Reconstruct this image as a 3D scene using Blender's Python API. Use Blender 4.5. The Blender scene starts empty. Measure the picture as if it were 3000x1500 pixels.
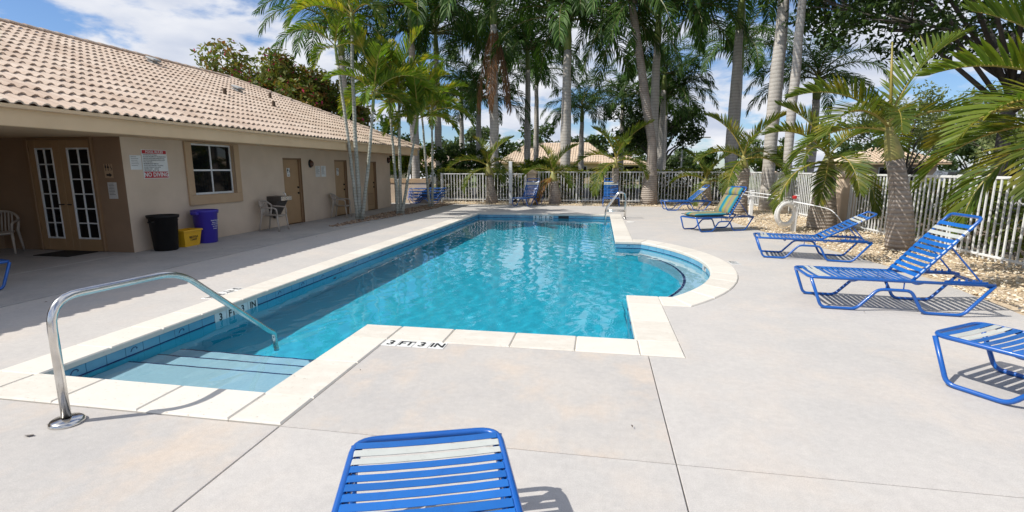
import bpy, bmesh, math, random
from mathutils import Vector, Matrix
from math import radians as R, sin, cos, pi
random.seed(7)
SC = bpy.context.scene
COL = SC.collection

# ------------------------------------------------------------------ camera, world, sun, exposure
cam = bpy.data.cameras.new('camera'); camo = bpy.data.objects.new('camera', cam); COL.objects.link(camo)
camo.location = (0, 0, 1.7); camo.rotation_euler = (R(90 - 9.9), 0, R(9.9))
cam.sensor_width = 36; cam.lens = 36 * 1255 / 2576; cam.clip_start = .05; cam.clip_end = 1500
SC.camera = camo
SUN_EL = R(48.5); SUN_AZ = math.atan2(.38, .80)          # shadows fall towards +X, a little +Y
sd = Vector((cos(SUN_AZ) * cos(SUN_EL), sin(SUN_AZ) * cos(SUN_EL), -sin(SUN_EL)))
sl = bpy.data.lights.new('sun', 'SUN'); sl.energy = 5.0; sl.angle = R(.5); sl.cycles.is_caustics_light = True; sl.color = (1, .955, .88)
slo = bpy.data.objects.new('sun', sl); COL.objects.link(slo)
slo.rotation_euler = sd.to_track_quat('-Z', 'Y').to_euler(); slo.location = (-20, -10, 30)
W = bpy.data.worlds.new('World'); SC.world = W; W.use_nodes = True
def world():
    nt = W.node_tree; nt.nodes.clear(); N = nt.nodes.new; L = nt.links.new
    out = N('ShaderNodeOutputWorld'); mix = N('ShaderNodeMixShader')
    sky = N('ShaderNodeTexSky'); sky.sky_type = 'NISHITA'; sky.sun_disc = False
    sky.sun_elevation = SUN_EL
    tosun = -sd
    sky.sun_rotation = math.atan2(tosun.x, tosun.y)
    sky.air_density = 1.0; sky.dust_density = .25; sky.ozone_density = 4.0
    b1 = N('ShaderNodeBackground'); b1.inputs['Strength'].default_value = .115
    tint = N('ShaderNodeMix'); tint.data_type = 'RGBA'; tint.blend_type = 'MULTIPLY'; tint.inputs[0].default_value = 1; tint.inputs[7].default_value = (.86, .96, 1.12, 1)
    L(sky.outputs[0], tint.inputs[6]); L(tint.outputs[2], b1.inputs['Color'])
    b2 = N('ShaderNodeBackground'); b2.inputs['Strength'].default_value = 1.0
    tc = N('ShaderNodeTexCoord'); sp = N('ShaderNodeSeparateXYZ'); L(tc.outputs['Generated'], sp.inputs[0])
    ad = N('ShaderNodeMath'); ad.operation = 'ADD'; ad.inputs[1].default_value = .22
    ab = N('ShaderNodeMath'); ab.operation = 'ABSOLUTE'
    L(sp.outputs['Z'], ab.inputs[0]); L(ab.outputs[0], ad.inputs[0])
    dx = N('ShaderNodeMath'); dx.operation = 'DIVIDE'; L(sp.outputs['X'], dx.inputs[0]); L(ad.outputs[0], dx.inputs[1])
    dy = N('ShaderNodeMath'); dy.operation = 'DIVIDE'; L(sp.outputs['Y'], dy.inputs[0]); L(ad.outputs[0], dy.inputs[1])
    cb = N('ShaderNodeCombineXYZ'); L(dx.outputs[0], cb.inputs[0]); L(dy.outputs[0], cb.inputs[1])
    mp = N('ShaderNodeMapping'); mp.inputs['Location'].default_value = (1.9, 8.3, 0); L(cb.outputs[0], mp.inputs[0])
    n1 = N('ShaderNodeTexNoise'); n1.inputs['Scale'].default_value = 1.5; n1.inputs['Detail'].default_value = 9
    n1.inputs['Roughness'].default_value = .56; n1.inputs['Distortion'].default_value = .25
    L(mp.outputs[0], n1.inputs['Vector'])
    rp = N('ShaderNodeValToRGB'); rp.color_ramp.elements[0].position = .42; rp.color_ramp.elements[1].position = .53
    rp.color_ramp.interpolation = 'EASE'
    L(n1.outputs['Fac'], rp.inputs[0])
    n2 = N('ShaderNodeTexNoise'); n2.inputs['Scale'].default_value = 2.3; n2.inputs['Detail'].default_value = 6
    L(mp.outputs[0], n2.inputs['Vector'])
    r2 = N('ShaderNodeValToRGB'); r2.color_ramp.elements[0].position = .35; r2.color_ramp.elements[1].position = .65
    r2.color_ramp.elements[0].color = (.60, .66, .80, 1); r2.color_ramp.elements[1].color = (.92, .93, .97, 1)
    L(n2.outputs['Fac'], r2.inputs[0]); L(r2.outputs[0], b2.inputs['Color'])
    L(rp.outputs[0], mix.inputs[0]); L(b1.outputs[0], mix.inputs[1]); L(b2.outputs[0], mix.inputs[2])
    L(mix.outputs[0], out.inputs[0])
world()
vs = SC.view_settings; vs.view_transform = 'Standard'; vs.look = 'None'; vs.gamma = 1; vs.use_curve_mapping = False
vs.exposure = 0.0
SC.render.engine = 'CYCLES'
cy = SC.cycles; cy.use_denoising = True; cy.max_bounces = 8; cy.transparent_max_bounces = 12
cy.diffuse_bounces = 4; cy.glossy_bounces = 4; cy.transmission_bounces = 6
cy.sample_clamp_indirect = 4; cy.caustics_refractive = True; cy.caustics_reflective = False
try: cy.denoiser = 'OPENIMAGEDENOISE'
except Exception: pass

# ------------------------------------------------------------------ materials
MATS = {}
def nodes(name):
    m = bpy.data.materials.new(name); m.use_nodes = True; nt = m.node_tree
    return m, nt, nt.nodes['Principled BSDF'], nt.nodes.new, nt.links.new
def mix_rgb(nt, fac, a, b, mode='MIX'):
    n = nt.nodes.new('ShaderNodeMix'); n.data_type = 'RGBA'; n.blend_type = mode
    for k, v in ((0, fac), (6, a), (7, b)):
        if isinstance(v, (int, float)): n.inputs[k].default_value = v
        elif isinstance(v, tuple): n.inputs[k].default_value = (*v[:3], 1)
        else: nt.links.new(v, n.inputs[k])
    return n.outputs[2]
def noise(nt, scale, detail=4, rough=.55, coord='Object', stretch=None, out='Fac'):
    tc = nt.nodes.new('ShaderNodeTexCoord'); src = tc.outputs[coord] if coord != 'World' else None
    if coord == 'World':
        g = nt.nodes.new('ShaderNodeNewGeometry'); src = g.outputs['Position']
    if stretch:
        mp = nt.nodes.new('ShaderNodeMapping'); mp.inputs['Scale'].default_value = stretch
        nt.links.new(src, mp.inputs[0]); src = mp.outputs[0]
    n = nt.nodes.new('ShaderNodeTexNoise'); n.inputs['Scale'].default_value = scale
    n.inputs['Detail'].default_value = detail; n.inputs['Roughness'].default_value = rough
    nt.links.new(src, n.inputs['Vector']); return n.outputs[out]
def ramp(nt, src, a, b, c0=(0, 0, 0), c1=(1, 1, 1)):
    r = nt.nodes.new('ShaderNodeValToRGB'); e = r.color_ramp.elements
    e[0].position = a; e[1].position = b; e[0].color = (*c0, 1); e[1].color = (*c1, 1)
    nt.links.new(src, r.inputs[0]); return r.outputs[0]
def bump(nt, src, strength, dist=.01, normal=None):
    b = nt.nodes.new('ShaderNodeBump'); b.inputs['Strength'].default_value = strength
    b.inputs['Distance'].default_value = dist; nt.links.new(src, b.inputs['Height'])
    if normal is not None: nt.links.new(normal, b.inputs['Normal'])
    return b.outputs[0]
def mat(name, col, rough=.6, col2=None, scale=3., bscale=60., bstr=.15, metal=0., spec=.5, coord='World', detail=5, coat=0., vary=0.):
    if name in MATS: return MATS[name]
    m, nt, p, N, L = nodes(name)
    p.inputs['Roughness'].default_value = rough; p.inputs['Metallic'].default_value = metal
    p.inputs['Specular IOR Level'].default_value = spec; p.inputs['Coat Weight'].default_value = coat
    if col2 is None: col2 = tuple(c * .86 for c in col)
    f = ramp(nt, noise(nt, scale, detail, coord=coord), .35, .65)
    c = mix_rgb(nt, f, col, col2)
    if vary:
        oi = N('ShaderNodeObjectInfo'); r = ramp(nt, oi.outputs['Random'], 0, 1, (1 - vary,) * 3, (1 + vary,) * 3); c = mix_rgb(nt, 1., c, r, 'MULTIPLY')
        g = ramp(nt, noise(nt, 24, 5, .7, 'World'), .55, .8, (1, 1, 1), (.80, .79, .77)); c = mix_rgb(nt, .8, c, g, 'MULTIPLY')
    L(c, p.inputs['Base Color'])
    if bstr: L(bump(nt, noise(nt, bscale, 3, coord=coord), bstr, .004), p.inputs['Normal'])
    MATS[name] = m; return m
def m_concrete(name, base, stain, pale, seed):
    m, nt, p, N, L = nodes(name); MATS[name] = m
    big = ramp(nt, noise(nt, .62 + seed * .07, 7, .62, 'World'), .36, .62)
    c = mix_rgb(nt, big, base, stain)
    b2 = ramp(nt, noise(nt, 1.25 + seed * .15, 6, .62, 'World', (1.1, .9, 1)), .48, .66)
    n = nt.nodes.new('ShaderNodeMath'); n.operation = 'MULTIPLY'; n.inputs[1].default_value = .8
    L(b2, n.inputs[0]); c = mix_rgb(nt, n.outputs[0], c, pale)
    c = mix_rgb(nt, .9, c, ramp(nt, noise(nt, 4.1, 6, .68, 'World'), .3, .7, (.95, .95, .955), (1.03, 1.03, 1.025)), 'MULTIPLY')
    c = mix_rgb(nt, .8, c, ramp(nt, noise(nt, 19, 6, .7, 'World'), .3, .7, (.90, .90, .90), (1.07, 1.07, 1.07)), 'MULTIPLY')
    c = mix_rgb(nt, .7, c, ramp(nt, noise(nt, 150, 2, .7, 'World'), .28, .75, (.80, .80, .80), (1.18, 1.18, 1.18)), 'MULTIPLY')
    sp = ramp(nt, noise(nt, 46, 3, .75, 'World'), .70, .74, (1, 1, 1), (.72, .69, .66))      # small dark specks
    c = mix_rgb(nt, .35, c, sp, 'MULTIPLY')
    L(c, p.inputs['Base Color']); p.inputs['Roughness'].default_value = .8; p.inputs['Specular IOR Level'].default_value = .25
    L(bump(nt, noise(nt, 180, 4, .65, 'World'), .4, .004, bump(nt, noise(nt, 6, 4, .6, 'World'), .12, .02)), p.inputs['Normal'])
    return m
m_concrete('deck', (.525, .497, .467), (.48, .46, .437), (.55, .50, .45), 0)
m_concrete('deck_warm', (.52, .485, .445), (.455, .435, .415), (.57, .485, .405), 2)
m_concrete('walk', (.44, .425, .41), (.36, .35, .34), (.46, .43, .40), 3)
def m_travertine():
    m, nt, p, N, L = nodes('travertine'); MATS['travertine'] = m
    oi = N('ShaderNodeObjectInfo')
    c = mix_rgb(nt, oi.outputs['Random'], (.68, .64, .57), (.59, .55, .48))
    v = ramp(nt, noise(nt, 5, 6, .65, 'World', (1, 1.8, 1)), .45, .75)
    c = mix_rgb(nt, v, c, (.69, .65, .585))
    pit = ramp(nt, noise(nt, 26, 5, .7, 'World', (1, 1.6, 1)), .28, .37, (.55, .48, .40), (1, 1, 1))
    c = mix_rgb(nt, .85, c, pit, 'MULTIPLY')
    L(c, p.inputs['Base Color']); p.inputs['Roughness'].default_value = .7; p.inputs['Specular IOR Level'].default_value = .3
    h = ramp(nt, noise(nt, 26, 5, .7, 'World', (1, 1.6, 1)), .25, .42)
    L(bump(nt, h, .5, .004, bump(nt, noise(nt, 90, 3, .6, 'World'), .15, .003)), p.inputs['Normal'])
m_travertine()
mat('plaster_pool', (.03, .49, .65), .6, (.022, .44, .61), 30, 60, .1, detail=6)
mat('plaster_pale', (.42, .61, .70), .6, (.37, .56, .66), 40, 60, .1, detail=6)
mat('tile_blue', (.15, .37, .52), .12, (.11, .31, .46), 3, 30, .05)
mat('tile_navy', (.008, .02, .10), .15, (.01, .03, .13), 9, 30, .0)
mat('tile_white', (.78, .78, .76), .18, (.72, .72, .70), 9, 30, .0)
mat('black_ink', (.012, .012, .014), .4, None, 9, 30, 0)
mat('steel', (.72, .71, .69), .2, (.60, .58, .55), 9, 80, .04, metal=1.)
mat('steel_dark', (.16, .15, .14), .42, (.11, .105, .10), 5, 80, .04, metal=.8)
mat('blue_frame', (.006, .088, .36), .30, (.007, .10, .40), 6, 50, .03, coat=.3)
mat('blue_strap', (.006, .125, .44), .36, (.006, .11, .40), 6, 90, .06, coat=.1, vary=.16)
mat('grey_strap', (.52, .54, .51), .42, (.47, .49, .46), 6, 90, .06, vary=.1)
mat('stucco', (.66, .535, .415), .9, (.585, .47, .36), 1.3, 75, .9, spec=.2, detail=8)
mat('stucco_tan', (.52, .37, .235), .9, (.48, .335, .21), 2.2, 130, .4, spec=.2)
mat('stucco_beam', (.70, .51, .32), .9, (.65, .47, .29), 2, 120, .35, spec=.2)
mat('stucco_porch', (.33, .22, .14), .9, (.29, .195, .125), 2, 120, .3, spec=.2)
mat('door_paint', (.40, .255, .135), .5, (.37, .235, .12), 4, 60, .05)
mat('door_frame_paint', (.27, .165, .085), .5, (.25, .15, .08), 4, 60, .05)
mat('white_paint', (.80, .81, .81), .42, (.72, .735, .73), 4, 60, .04, vary=.06)
mat('white_plastic', (.80, .79, .75), .4, (.76, .75, .71), 4, 60, .02)
mat('chair_plastic', (.44, .385, .33), .45, (.40, .35, .30), 4, 60, .03)
mat('dark_glass', (.005, .006, .008), .03, (.008, .009, .010), 2, 1, 0, spec=.3)
mat('black_plastic', (.008, .008, .008), .5, (.011, .011, .011), 6, 60, .05, spec=.25)
mat('yellow_plastic', (.80, .46, .02), .4, (.75, .42, .02), 6, 60, .03)
mat('bin_blue', (.045, .03, .36), .38, (.04, .027, .33), 6, 60, .03)
mat('sign_white', (.78, .80, .80), .4, None, 3, 1, 0)
mat('sign_red', (.50, .012, .02), .4, None, 3, 1, 0)
mat('paper', (.68, .68, .66), .6, (.60, .60, .58), 20, 1, 0)
mat('rubber', (.012, .012, .013), .7, None, 20, 200, .4)
mat('hose', (.008, .009, .009), .35, None, 20, 200, .1)
mat('fixture_amber', (.10, .045, .03), .25, None, 5, 1, 0)
mat('bark_royal', (.36, .34, .315), .85, (.27, .255, .235), 1.6, 60, .3, coord='Object', detail=7)
mat('bark_brown', (.13, .085, .055), .9, (.07, .05, .035), 5, 40, .8, coord='Object')
mat('branch', (.13, .115, .095), .9, (.08, .07, .06), 4, 40, .6, coord='Object')
mat('shaft_green', (.16, .24, .055), .45, (.22, .26, .07), 3, 20, .1, coord='Object')
mat('shaft_gold', (.38, .30, .10), .5, (.24, .26, .08), 4, 20, .1, coord='Object')
mat('rachis', (.28, .25, .06), .5, (.34, .25, .05), 2, 20, .1, coord='Object')
mat('rachis_dark', (.14, .15, .045), .5, (.18, .15, .05), 2, 20, .1, coord='Object')
mat('ground_soil', (.10, .075, .05), .95, (.16, .12, .08), 1.5, 40, .8)
mat('asphalt', (.06, .06, .062), .9, (.05, .05, .05), 1.2, 150, .5)
mat('path_concrete', (.50, .485, .46), .9, (.44, .43, .41), .8, 100, .3)
mat('car_white', (.75, .76, .77), .25, None, 2, 1, 0, coat=.6)
mat('car_dark', (.03, .032, .036), .25, None, 2, 1, 0, coat=.6)
mat('lamp_metal', (.42, .43, .42), .5, None, 2, 1, 0)
mat('roof_far', (.66, .54, .41), .9, (.58, .46, .34), 1.2, 30, .1)
mat('wall_far', (.62, .50, .37), .9, (.57, .46, .34), 1, 30, .1)
mat('ring_rope', (.75, .74, .70), .7, None, 20, 100, .2)
mat('red_plastic', (.6, .03, .03), .4, None, 20, 100, 0)
mat('cushion_piping', (.02, .06, .09), .8, None, 20, 300, .2)
def m_rings(name, c1, c2, freq, bstr, blot=(.5, .5, .5)):
    m, nt, p, N, L = nodes(name); MATS[name] = m
    tc = N('ShaderNodeTexCoord'); w = N('ShaderNodeTexWave'); w.bands_direction = 'Z'
    w.inputs['Scale'].default_value = freq; w.inputs['Distortion'].default_value = 1.6; w.inputs['Detail'].default_value = 3
    w.inputs['Detail Scale'].default_value = 1.5
    L(tc.outputs['Object'], w.inputs['Vector'])
    f = ramp(nt, noise(nt, 2.2, 6, .6, 'Object', (1, 1, .5)), .35, .68)
    c = mix_rgb(nt, f, c1, c2)
    wr = ramp(nt, w.outputs['Fac'], .0, .35, (.72, .70, .68), (1, 1, 1))
    c = mix_rgb(nt, .75, c, wr, 'MULTIPLY')
    fl = ramp(nt, noise(nt, 14, 5, .7, 'Object'), .55, .62, (1, 1, 1), blot)
    c = mix_rgb(nt, .6, c, fl, 'MULTIPLY')
    L(c, p.inputs['Base Color']); p.inputs['Roughness'].default_value = .85; p.inputs['Specular IOR Level'].default_value = .2
    L(bump(nt, w.outputs['Fac'], bstr, .02, bump(nt, noise(nt, 40, 4, .6, 'Object'), .3, .01)), p.inputs['Normal'])
m_rings('trunk_royal', (.56, .53, .49), (.40, .375, .34), 2.1, .22, (.82, .8, .78))
m_rings('trunk_slim', (.46, .46, .41), (.30, .31, .26), 3.2, .4, (.45, .47, .42))
m_rings('trunk_bottle', (.42, .37, .325), (.28, .235, .20), 3.4, .8, (.7, .68, .65))
def m_leaf(name, c1, c2, trans=.35, tip=None, rough=.5, spec=.25):
    m, nt, p, N, L = nodes(name); MATS[name] = m
    oi = N('ShaderNodeObjectInfo'); g = N('ShaderNodeNewGeometry')
    c = mix_rgb(nt, g.outputs['Random Per Island'], c1, c2)
    h = N('ShaderNodeHueSaturation'); L(c, h.inputs['Color'])
    mr = N('ShaderNodeMapRange'); mr.inputs[3].default_value = .75; mr.inputs[4].default_value = 1.25
    L(oi.outputs['Random'], mr.inputs[0]); L(mr.outputs[0], h.inputs['Value']); c = h.outputs[0]
    if tip:
        n = ramp(nt, noise(nt, 1.7, 3, .6, 'World'), .52, .68)
        c = mix_rgb(nt, n, c, tip)
    L(c, p.inputs['Base Color']); p.inputs['Roughness'].default_value = rough; p.inputs['Specular IOR Level'].default_value = spec
    t = N('ShaderNodeBsdfTranslucent'); L(mix_rgb(nt, 1., c, (1.35, 1.45, .75), 'MULTIPLY'), t.inputs['Color'])
    mx = N('ShaderNodeMixShader'); mx.inputs[0].default_value = trans
    o = nt.nodes['Material Output']; L(p.outputs[0], mx.inputs[1]); L(t.outputs[0], mx.inputs[2]); L(mx.outputs[0], o.inputs[0])
m_leaf('leaf_royal', (.024, .070, .012), (.080, .150, .026), .30, None, .5, .22)
m_leaf('leaf_royal_dead', (.20, .105, .05), (.28, .15, .075), .2)
m_leaf('leaf_slim', (.065, .13, .012), (.17, .235, .022), .42, (.36, .31, .03), .48, .3)
m_leaf('leaf_bottle', (.058, .105, .012), (.135, .17, .02), .34, (.25, .21, .025), .48, .3)
m_leaf('leaf_bottle_brown', (.24, .10, .03), (.16, .10, .03), .3)
m_leaf('leaf_tree', (.024, .055, .012), (.062, .105, .018), .26)
m_leaf('leaf_dark', (.014, .034, .008), (.042, .074, .014), .22)
m_leaf('leaf_bougain', (.065, .11, .022), (.18, .19, .04), .34, (.27, .11, .035))
m_leaf('petal', (.42, .02, .12), (.55, .06, .20), .35)
m_leaf('leaf_hedge', (.05, .085, .016), (.12, .15, .028), .3, (.13, .09, .035))
m_leaf('leaf_hedge_top', (.16, .20, .03), (.28, .29, .04), .4)
m_leaf('leaf_far', (.05, .085, .03), (.09, .12, .045), .3)
m_leaf('leaf_pale', (.15, .19, .07), (.24, .27, .11), .35)
def m_rooftile():
    m, nt, p, N, L = nodes('roof_tile'); MATS['roof_tile'] = m
    g = N('ShaderNodeNewGeometry')
    c = mix_rgb(nt, g.outputs['Random Per Island'], (.58, .46, .365), (.50, .385, .30))
    n = ramp(nt, noise(nt, 1.1, 6, .6, 'World'), .38, .68)
    c = mix_rgb(nt, n, c, (.64, .53, .435))
    st = ramp(nt, noise(nt, 1.0, 6, .65, 'World', (.5, 3.2, .5)), .50, .72, (1, 1, 1), (.74, .70, .67)); c = mix_rgb(nt, .8, c, st, 'MULTIPLY')
    d = ramp(nt, noise(nt, 9, 5, .7, 'World'), .55, .72, (1, 1, 1), (.72, .66, .62))
    c = mix_rgb(nt, .6, c, d, 'MULTIPLY')
    L(c, p.inputs['Base Color']); p.inputs['Roughness'].default_value = .85; p.inputs['Specular IOR Level'].default_value = .2
    L(bump(nt, noise(nt, 70, 3, .6, 'World'), .2, .004), p.inputs['Normal'])
m_rooftile()
def m_pebble(name, cols, rough=.75):
    m, nt, p, N, L = nodes(name); MATS[name] = m
    g = N('ShaderNodeNewGeometry'); r = N('ShaderNodeValToRGB'); r.color_ramp.interpolation = 'CONSTANT'
    e = r.color_ramp.elements
    while len(e) < len(cols): e.new(.5)
    for k, c in enumerate(cols): e[k].position = k / len(cols); e[k].color = (*c, 1)
    L(g.outputs['Random Per Island'], r.inputs[0])
    c = mix_rgb(nt, .5, r.outputs[0], ramp(nt, noise(nt, 30, 4, .6, 'World'), .3, .7, (.75, .75, .75), (1.1, 1.1, 1.1)), 'MULTIPLY')
    L(c, p.inputs['Base Color']); p.inputs['Roughness'].default_value = rough
m_pebble('gravel', [(.72, .62, .46), (.78, .70, .56), (.60, .47, .30), (.80, .74, .63), (.50, .39, .26), (.74, .62, .42), (.66, .55, .40)])
m_pebble('gravel_old', [(.62, .50, .34), (.70, .60, .45), (.48, .35, .21), (.74, .68, .58), (.40, .31, .22), (.66, .52, .33), (.55, .44, .32)])
m_pebble('mulch_stone', [(.26, .17, .11), (.38, .27, .18), (.17, .11, .08), (.44, .34, .25), (.22, .14, .09)])
def m_cushion():
    m, nt, p, N, L = nodes('cushion'); MATS['cushion'] = m
    tc = N('ShaderNodeTexCoord'); s = N('ShaderNodeSeparateXYZ'); L(tc.outputs['Object'], s.inputs[0])
    md = N('ShaderNodeMath'); md.operation = 'MULTIPLY_ADD'; md.inputs[1].default_value = 1 / .36; md.inputs[2].default_value = 10.1
    L(s.outputs['Y'], md.inputs[0])
    fr = N('ShaderNodeMath'); fr.operation = 'FRACT'; L(md.outputs[0], fr.inputs[0])
    r = N('ShaderNodeValToRGB'); e = r.color_ramp.elements
    st = [(0, (.27, .25, .06)), (.16, (.02, .22, .27)), (.30, (.012, .15, .25)), (.38, (.05, .22, .24)), (.48, (.27, .25, .07)), (.62, (.26, .20, .145)), (.74, (.20, .175, .165)), (.86, (.28, .25, .08))]
    while len(e) < len(st): e.new(.5)
    for k, (q, c) in enumerate(st): e[k].position = q; e[k].color = (*c, 1)
    L(fr.outputs[0], r.inputs[0])
    L(r.outputs[0], p.inputs['Base Color']); p.inputs['Roughness'].default_value = .9; p.inputs['Specular IOR Level'].default_value = .15
    L(bump(nt, noise(nt, 9, 3, .6, 'Object'), .35, .02, bump(nt, noise(nt, 500, 2, .6, 'Object'), .2, .002)), p.inputs['Normal'])
m_cushion()
def m_water():
    m, nt, p, N, L = nodes('pool_water'); MATS['pool_water'] = m
    p.inputs['Transmission Weight'].default_value = 1; p.inputs['Roughness'].default_value = 0; p.inputs['IOR'].default_value = 1.33
    p.inputs['Base Color'].default_value = (.80, .97, 1, 1)
m_water()

# ------------------------------------------------------------------ mesh helpers
def rounded(pts, r, n=4):
    pts = [Vector(p) for p in pts]; out = [pts[0]]
    for i in range(1, len(pts) - 1):
        a, b, c = pts[i - 1], pts[i], pts[i + 1]
        d1 = (a - b); d2 = (c - b); k = min(r, d1.length * .45, d2.length * .45)
        p1 = b + d1.normalized() * k; p2 = b + d2.normalized() * k
        for j in range(n + 1):
            t = j / n; out.append((1 - t) ** 2 * p1 + 2 * t * (1 - t) * b + t * t * p2)
    out.append(pts[-1]); return out
class MB:
    def __init__(s): s.v = []; s.f = []; s.m = []; s.slots = []
    def slot(s, m):
        m = MATS[m] if isinstance(m, str) else m
        if m not in s.slots: s.slots.append(m)
        return s.slots.index(m)
    def add(s, vs, fs, m):
        k = len(s.v); s.v += [tuple(v) for v in vs]; i = s.slot(m)
        for f in fs: s.f.append(tuple(k + q for q in f)); s.m.append(i)
    def box(s, a, b, m, M=None):
        (x0, y0, z0), (x1, y1, z1) = a, b
        vs = [(x0, y0, z0), (x1, y0, z0), (x1, y1, z0), (x0, y1, z0), (x0, y0, z1), (x1, y0, z1), (x1, y1, z1), (x0, y1, z1)]
        if M is not None: vs = [M @ Vector(v) for v in vs]
        s.add(vs, [(0, 3, 2, 1), (4, 5, 6, 7), (0, 1, 5, 4), (1, 2, 6, 5), (2, 3, 7, 6), (3, 0, 4, 7)], m)
    def bbox(s, a, b, m, c=.006, M=None):
        "box with chamfered edges"
        bm = bmesh.new(); bmesh.ops.create_cube(bm, size=1)
        sx, sy, sz = (b[0] - a[0]), (b[1] - a[1]), (b[2] - a[2])
        for v in bm.verts: v.co = Vector((a[0] + (v.co.x + .5) * sx, a[1] + (v.co.y + .5) * sy, a[2] + (v.co.z + .5) * sz))
        bmesh.ops.bevel(bm, geom=bm.edges[:], offset=min(c, sx * .3, sy * .3, sz * .3), segments=1, affect='EDGES')
        s.bm(bm, m, M)
    def bm(s, bm, m, M=None):
        bm.verts.index_update()
        vs = [(M @ v.co if M is not None else v.co.copy()) for v in bm.verts]
        s.add(vs, [tuple(v.index for v in f.verts) for f in bm.faces], m); bm.free()
    def tube(s, pts, r, m, n=8, cap=True):
        pts = [Vector(p) for p in pts]; k = len(pts); rs = r if isinstance(r, (list, tuple)) else [r] * k
        up = None; vs = []; fs = []
        for i, p in enumerate(pts):
            t = (pts[min(i + 1, k - 1)] - pts[max(i - 1, 0)]).normalized()
            if up is None:
                up = t.cross(Vector((0, 0, 1)) if abs(t.z) < .9 else Vector((1, 0, 0))).normalized()
            else: up = (up - t * up.dot(t)).normalized()
            w = t.cross(up)
            for j in range(n):
                a = 2 * pi * j / n; vs.append(p + rs[i] * (up * cos(a) + w * sin(a)))
        for i in range(k - 1):
            for j in range(n):
                j2 = (j + 1) % n; fs.append((i * n + j, i * n + j2, (i + 1) * n + j2, (i + 1) * n + j))
        if cap: fs += [tuple(range(n - 1, -1, -1)), tuple((k - 1) * n + j for j in range(n))]
        s.add(vs, fs, m)
    def lathe(s, prof, m, n=20, c=(0, 0, 0), cap=True, ex=1., ey=1.):
        vs = []; fs = []; k = len(prof)
        for r, z in prof:
            for j in range(n):
                a = 2 * pi * j / n; vs.append((c[0] + r * ex * cos(a), c[1] + r * ey * sin(a), c[2] + z))
        for i in range(k - 1):
            for j in range(n):
                j2 = (j + 1) % n; fs.append((i * n + j, i * n + j2, (i + 1) * n + j2, (i + 1) * n + j))
        if cap: fs += [tuple(range(n - 1, -1, -1)), tuple((k - 1) * n + j for j in range(n))]
        s.add(vs, fs, m)
    def prism(s, poly, z0, z1, m, ch=0.):
        "vertical prism over a (possibly concave) CCW polygon, top edge chamfered by ch"
        n = len(poly); vs = [(x, y, z0) for x, y in poly]; fs = []
        if ch:
            vs += [(x, y, z1 - ch) for x, y in poly] + [(x, y, z1) for x, y in inset(poly, ch)]; lv = 2
        else: vs += [(x, y, z1) for x, y in poly]; lv = 1
        for q in range(lv):
            for i in range(n):
                j = (i + 1) % n; fs.append((q * n + i, q * n + j, (q + 1) * n + j, (q + 1) * n + i))
        fs += [tuple(range(n - 1, -1, -1)), tuple(lv * n + i for i in range(n))]
        s.add(vs, fs, m)
    def mesh(s, name, smooth=False):
        me = bpy.data.meshes.new(name); me.from_pydata(s.v, [], s.f)
        for m in s.slots: me.materials.append(m)
        me.polygons.foreach_set('material_index', s.m)
        if smooth: me.polygons.foreach_set('use_smooth', [True] * len(s.f))
        me.update(); return me
    def build(s, name, parent=None, smooth=False, loc=None, rot=None):
        return link(name, s.mesh(name, smooth), parent, loc, rot)
def inset(poly, d):
    n = len(poly); out = []
    for i in range(n):
        a = Vector(poly[i - 1]); b = Vector(poly[i]); c = Vector(poly[(i + 1) % n])
        e1 = (b - a).normalized(); e2 = (c - b).normalized()
        n1 = Vector((-e1.y, e1.x)); n2 = Vector((-e2.y, e2.x)); h = n1 + n2
        k = d / max(.2, 1 + n1.dot(n2)); q = b + h * k; out.append((q.x, q.y))
    return out
def link(name, me, parent=None, loc=None, rot=None):
    o = bpy.data.objects.new(name, me); COL.objects.link(o)
    if parent is not None: o.parent = parent
    if loc is not None: o.location = loc
    if rot is not None: o.rotation_euler = rot
    return o
def tag(o, label, cat, group=None):
    o['label'] = label; o['category'] = cat
    if group: o['group'] = group
    return o
def thing(name, label, cat, loc=(0, 0, 0), rz=0., group=None):
    return tag(link(name, None, None, loc, (0, 0, rz)), label, cat, group)
def struct(o): o['kind'] = 'structure'; return o
def stuff(o): o['kind'] = 'stuff'; return o
def copy_tree(o, parent=None):
    c = o.copy(); COL.objects.link(c); c.parent = parent
    for ch in list(o.children): copy_tree(ch, c)
    return c
def text_mesh(txt, size, m, depth=.001, align='CENTER', bold=0., spacing=1.):
    cu = bpy.data.curves.new('lettering', 'FONT'); cu.body = txt; cu.size = size; cu.align_x = align; cu.align_y = 'CENTER'
    cu.extrude = depth; cu.offset = bold; cu.resolution_u = 2; cu.space_character = spacing
    ob = bpy.data.objects.new('lettering', cu); me = bpy.data.meshes.new_from_object(ob)
    bpy.data.objects.remove(ob); me.materials.clear(); me.materials.append(MATS[m]); return me
def FX(x):   # orientation for lettering on a wall facing +X
    return Matrix(((0, 0, 1), (1, 0, 0), (0, 1, 0)))
def put_text(txt, size, m, parent, pos, facing='X', align='CENTER', bold=0., name='lettering', depth=.001, sx=1.):
    me = text_mesh(txt, size, m, depth, align, bold)
    o = link(name, me, parent)
    rot = {'X': Matrix(((0, 0, 1), (1, 0, 0), (0, 1, 0))), '-Y': Matrix(((1, 0, 0), (0, 0, -1), (0, 1, 0))),
           'up_y': Matrix(((1, 0, 0), (0, 1, 0), (0, 0, 1))), 'up_-y': Matrix(((0, 1, 0), (-1, 0, 0), (0, 0, 1))),
           'up_y+': Matrix(((0, -1, 0), (1, 0, 0), (0, 0, 1))), '-X': Matrix(((0, 0, -1), (-1, 0, 0), (0, 1, 0)))}[facing]
    o.matrix_local = Matrix.Translation(pos) @ rot.to_4x4() @ Matrix.Diagonal((sx, 1, 1, 1))
    return o

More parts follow.
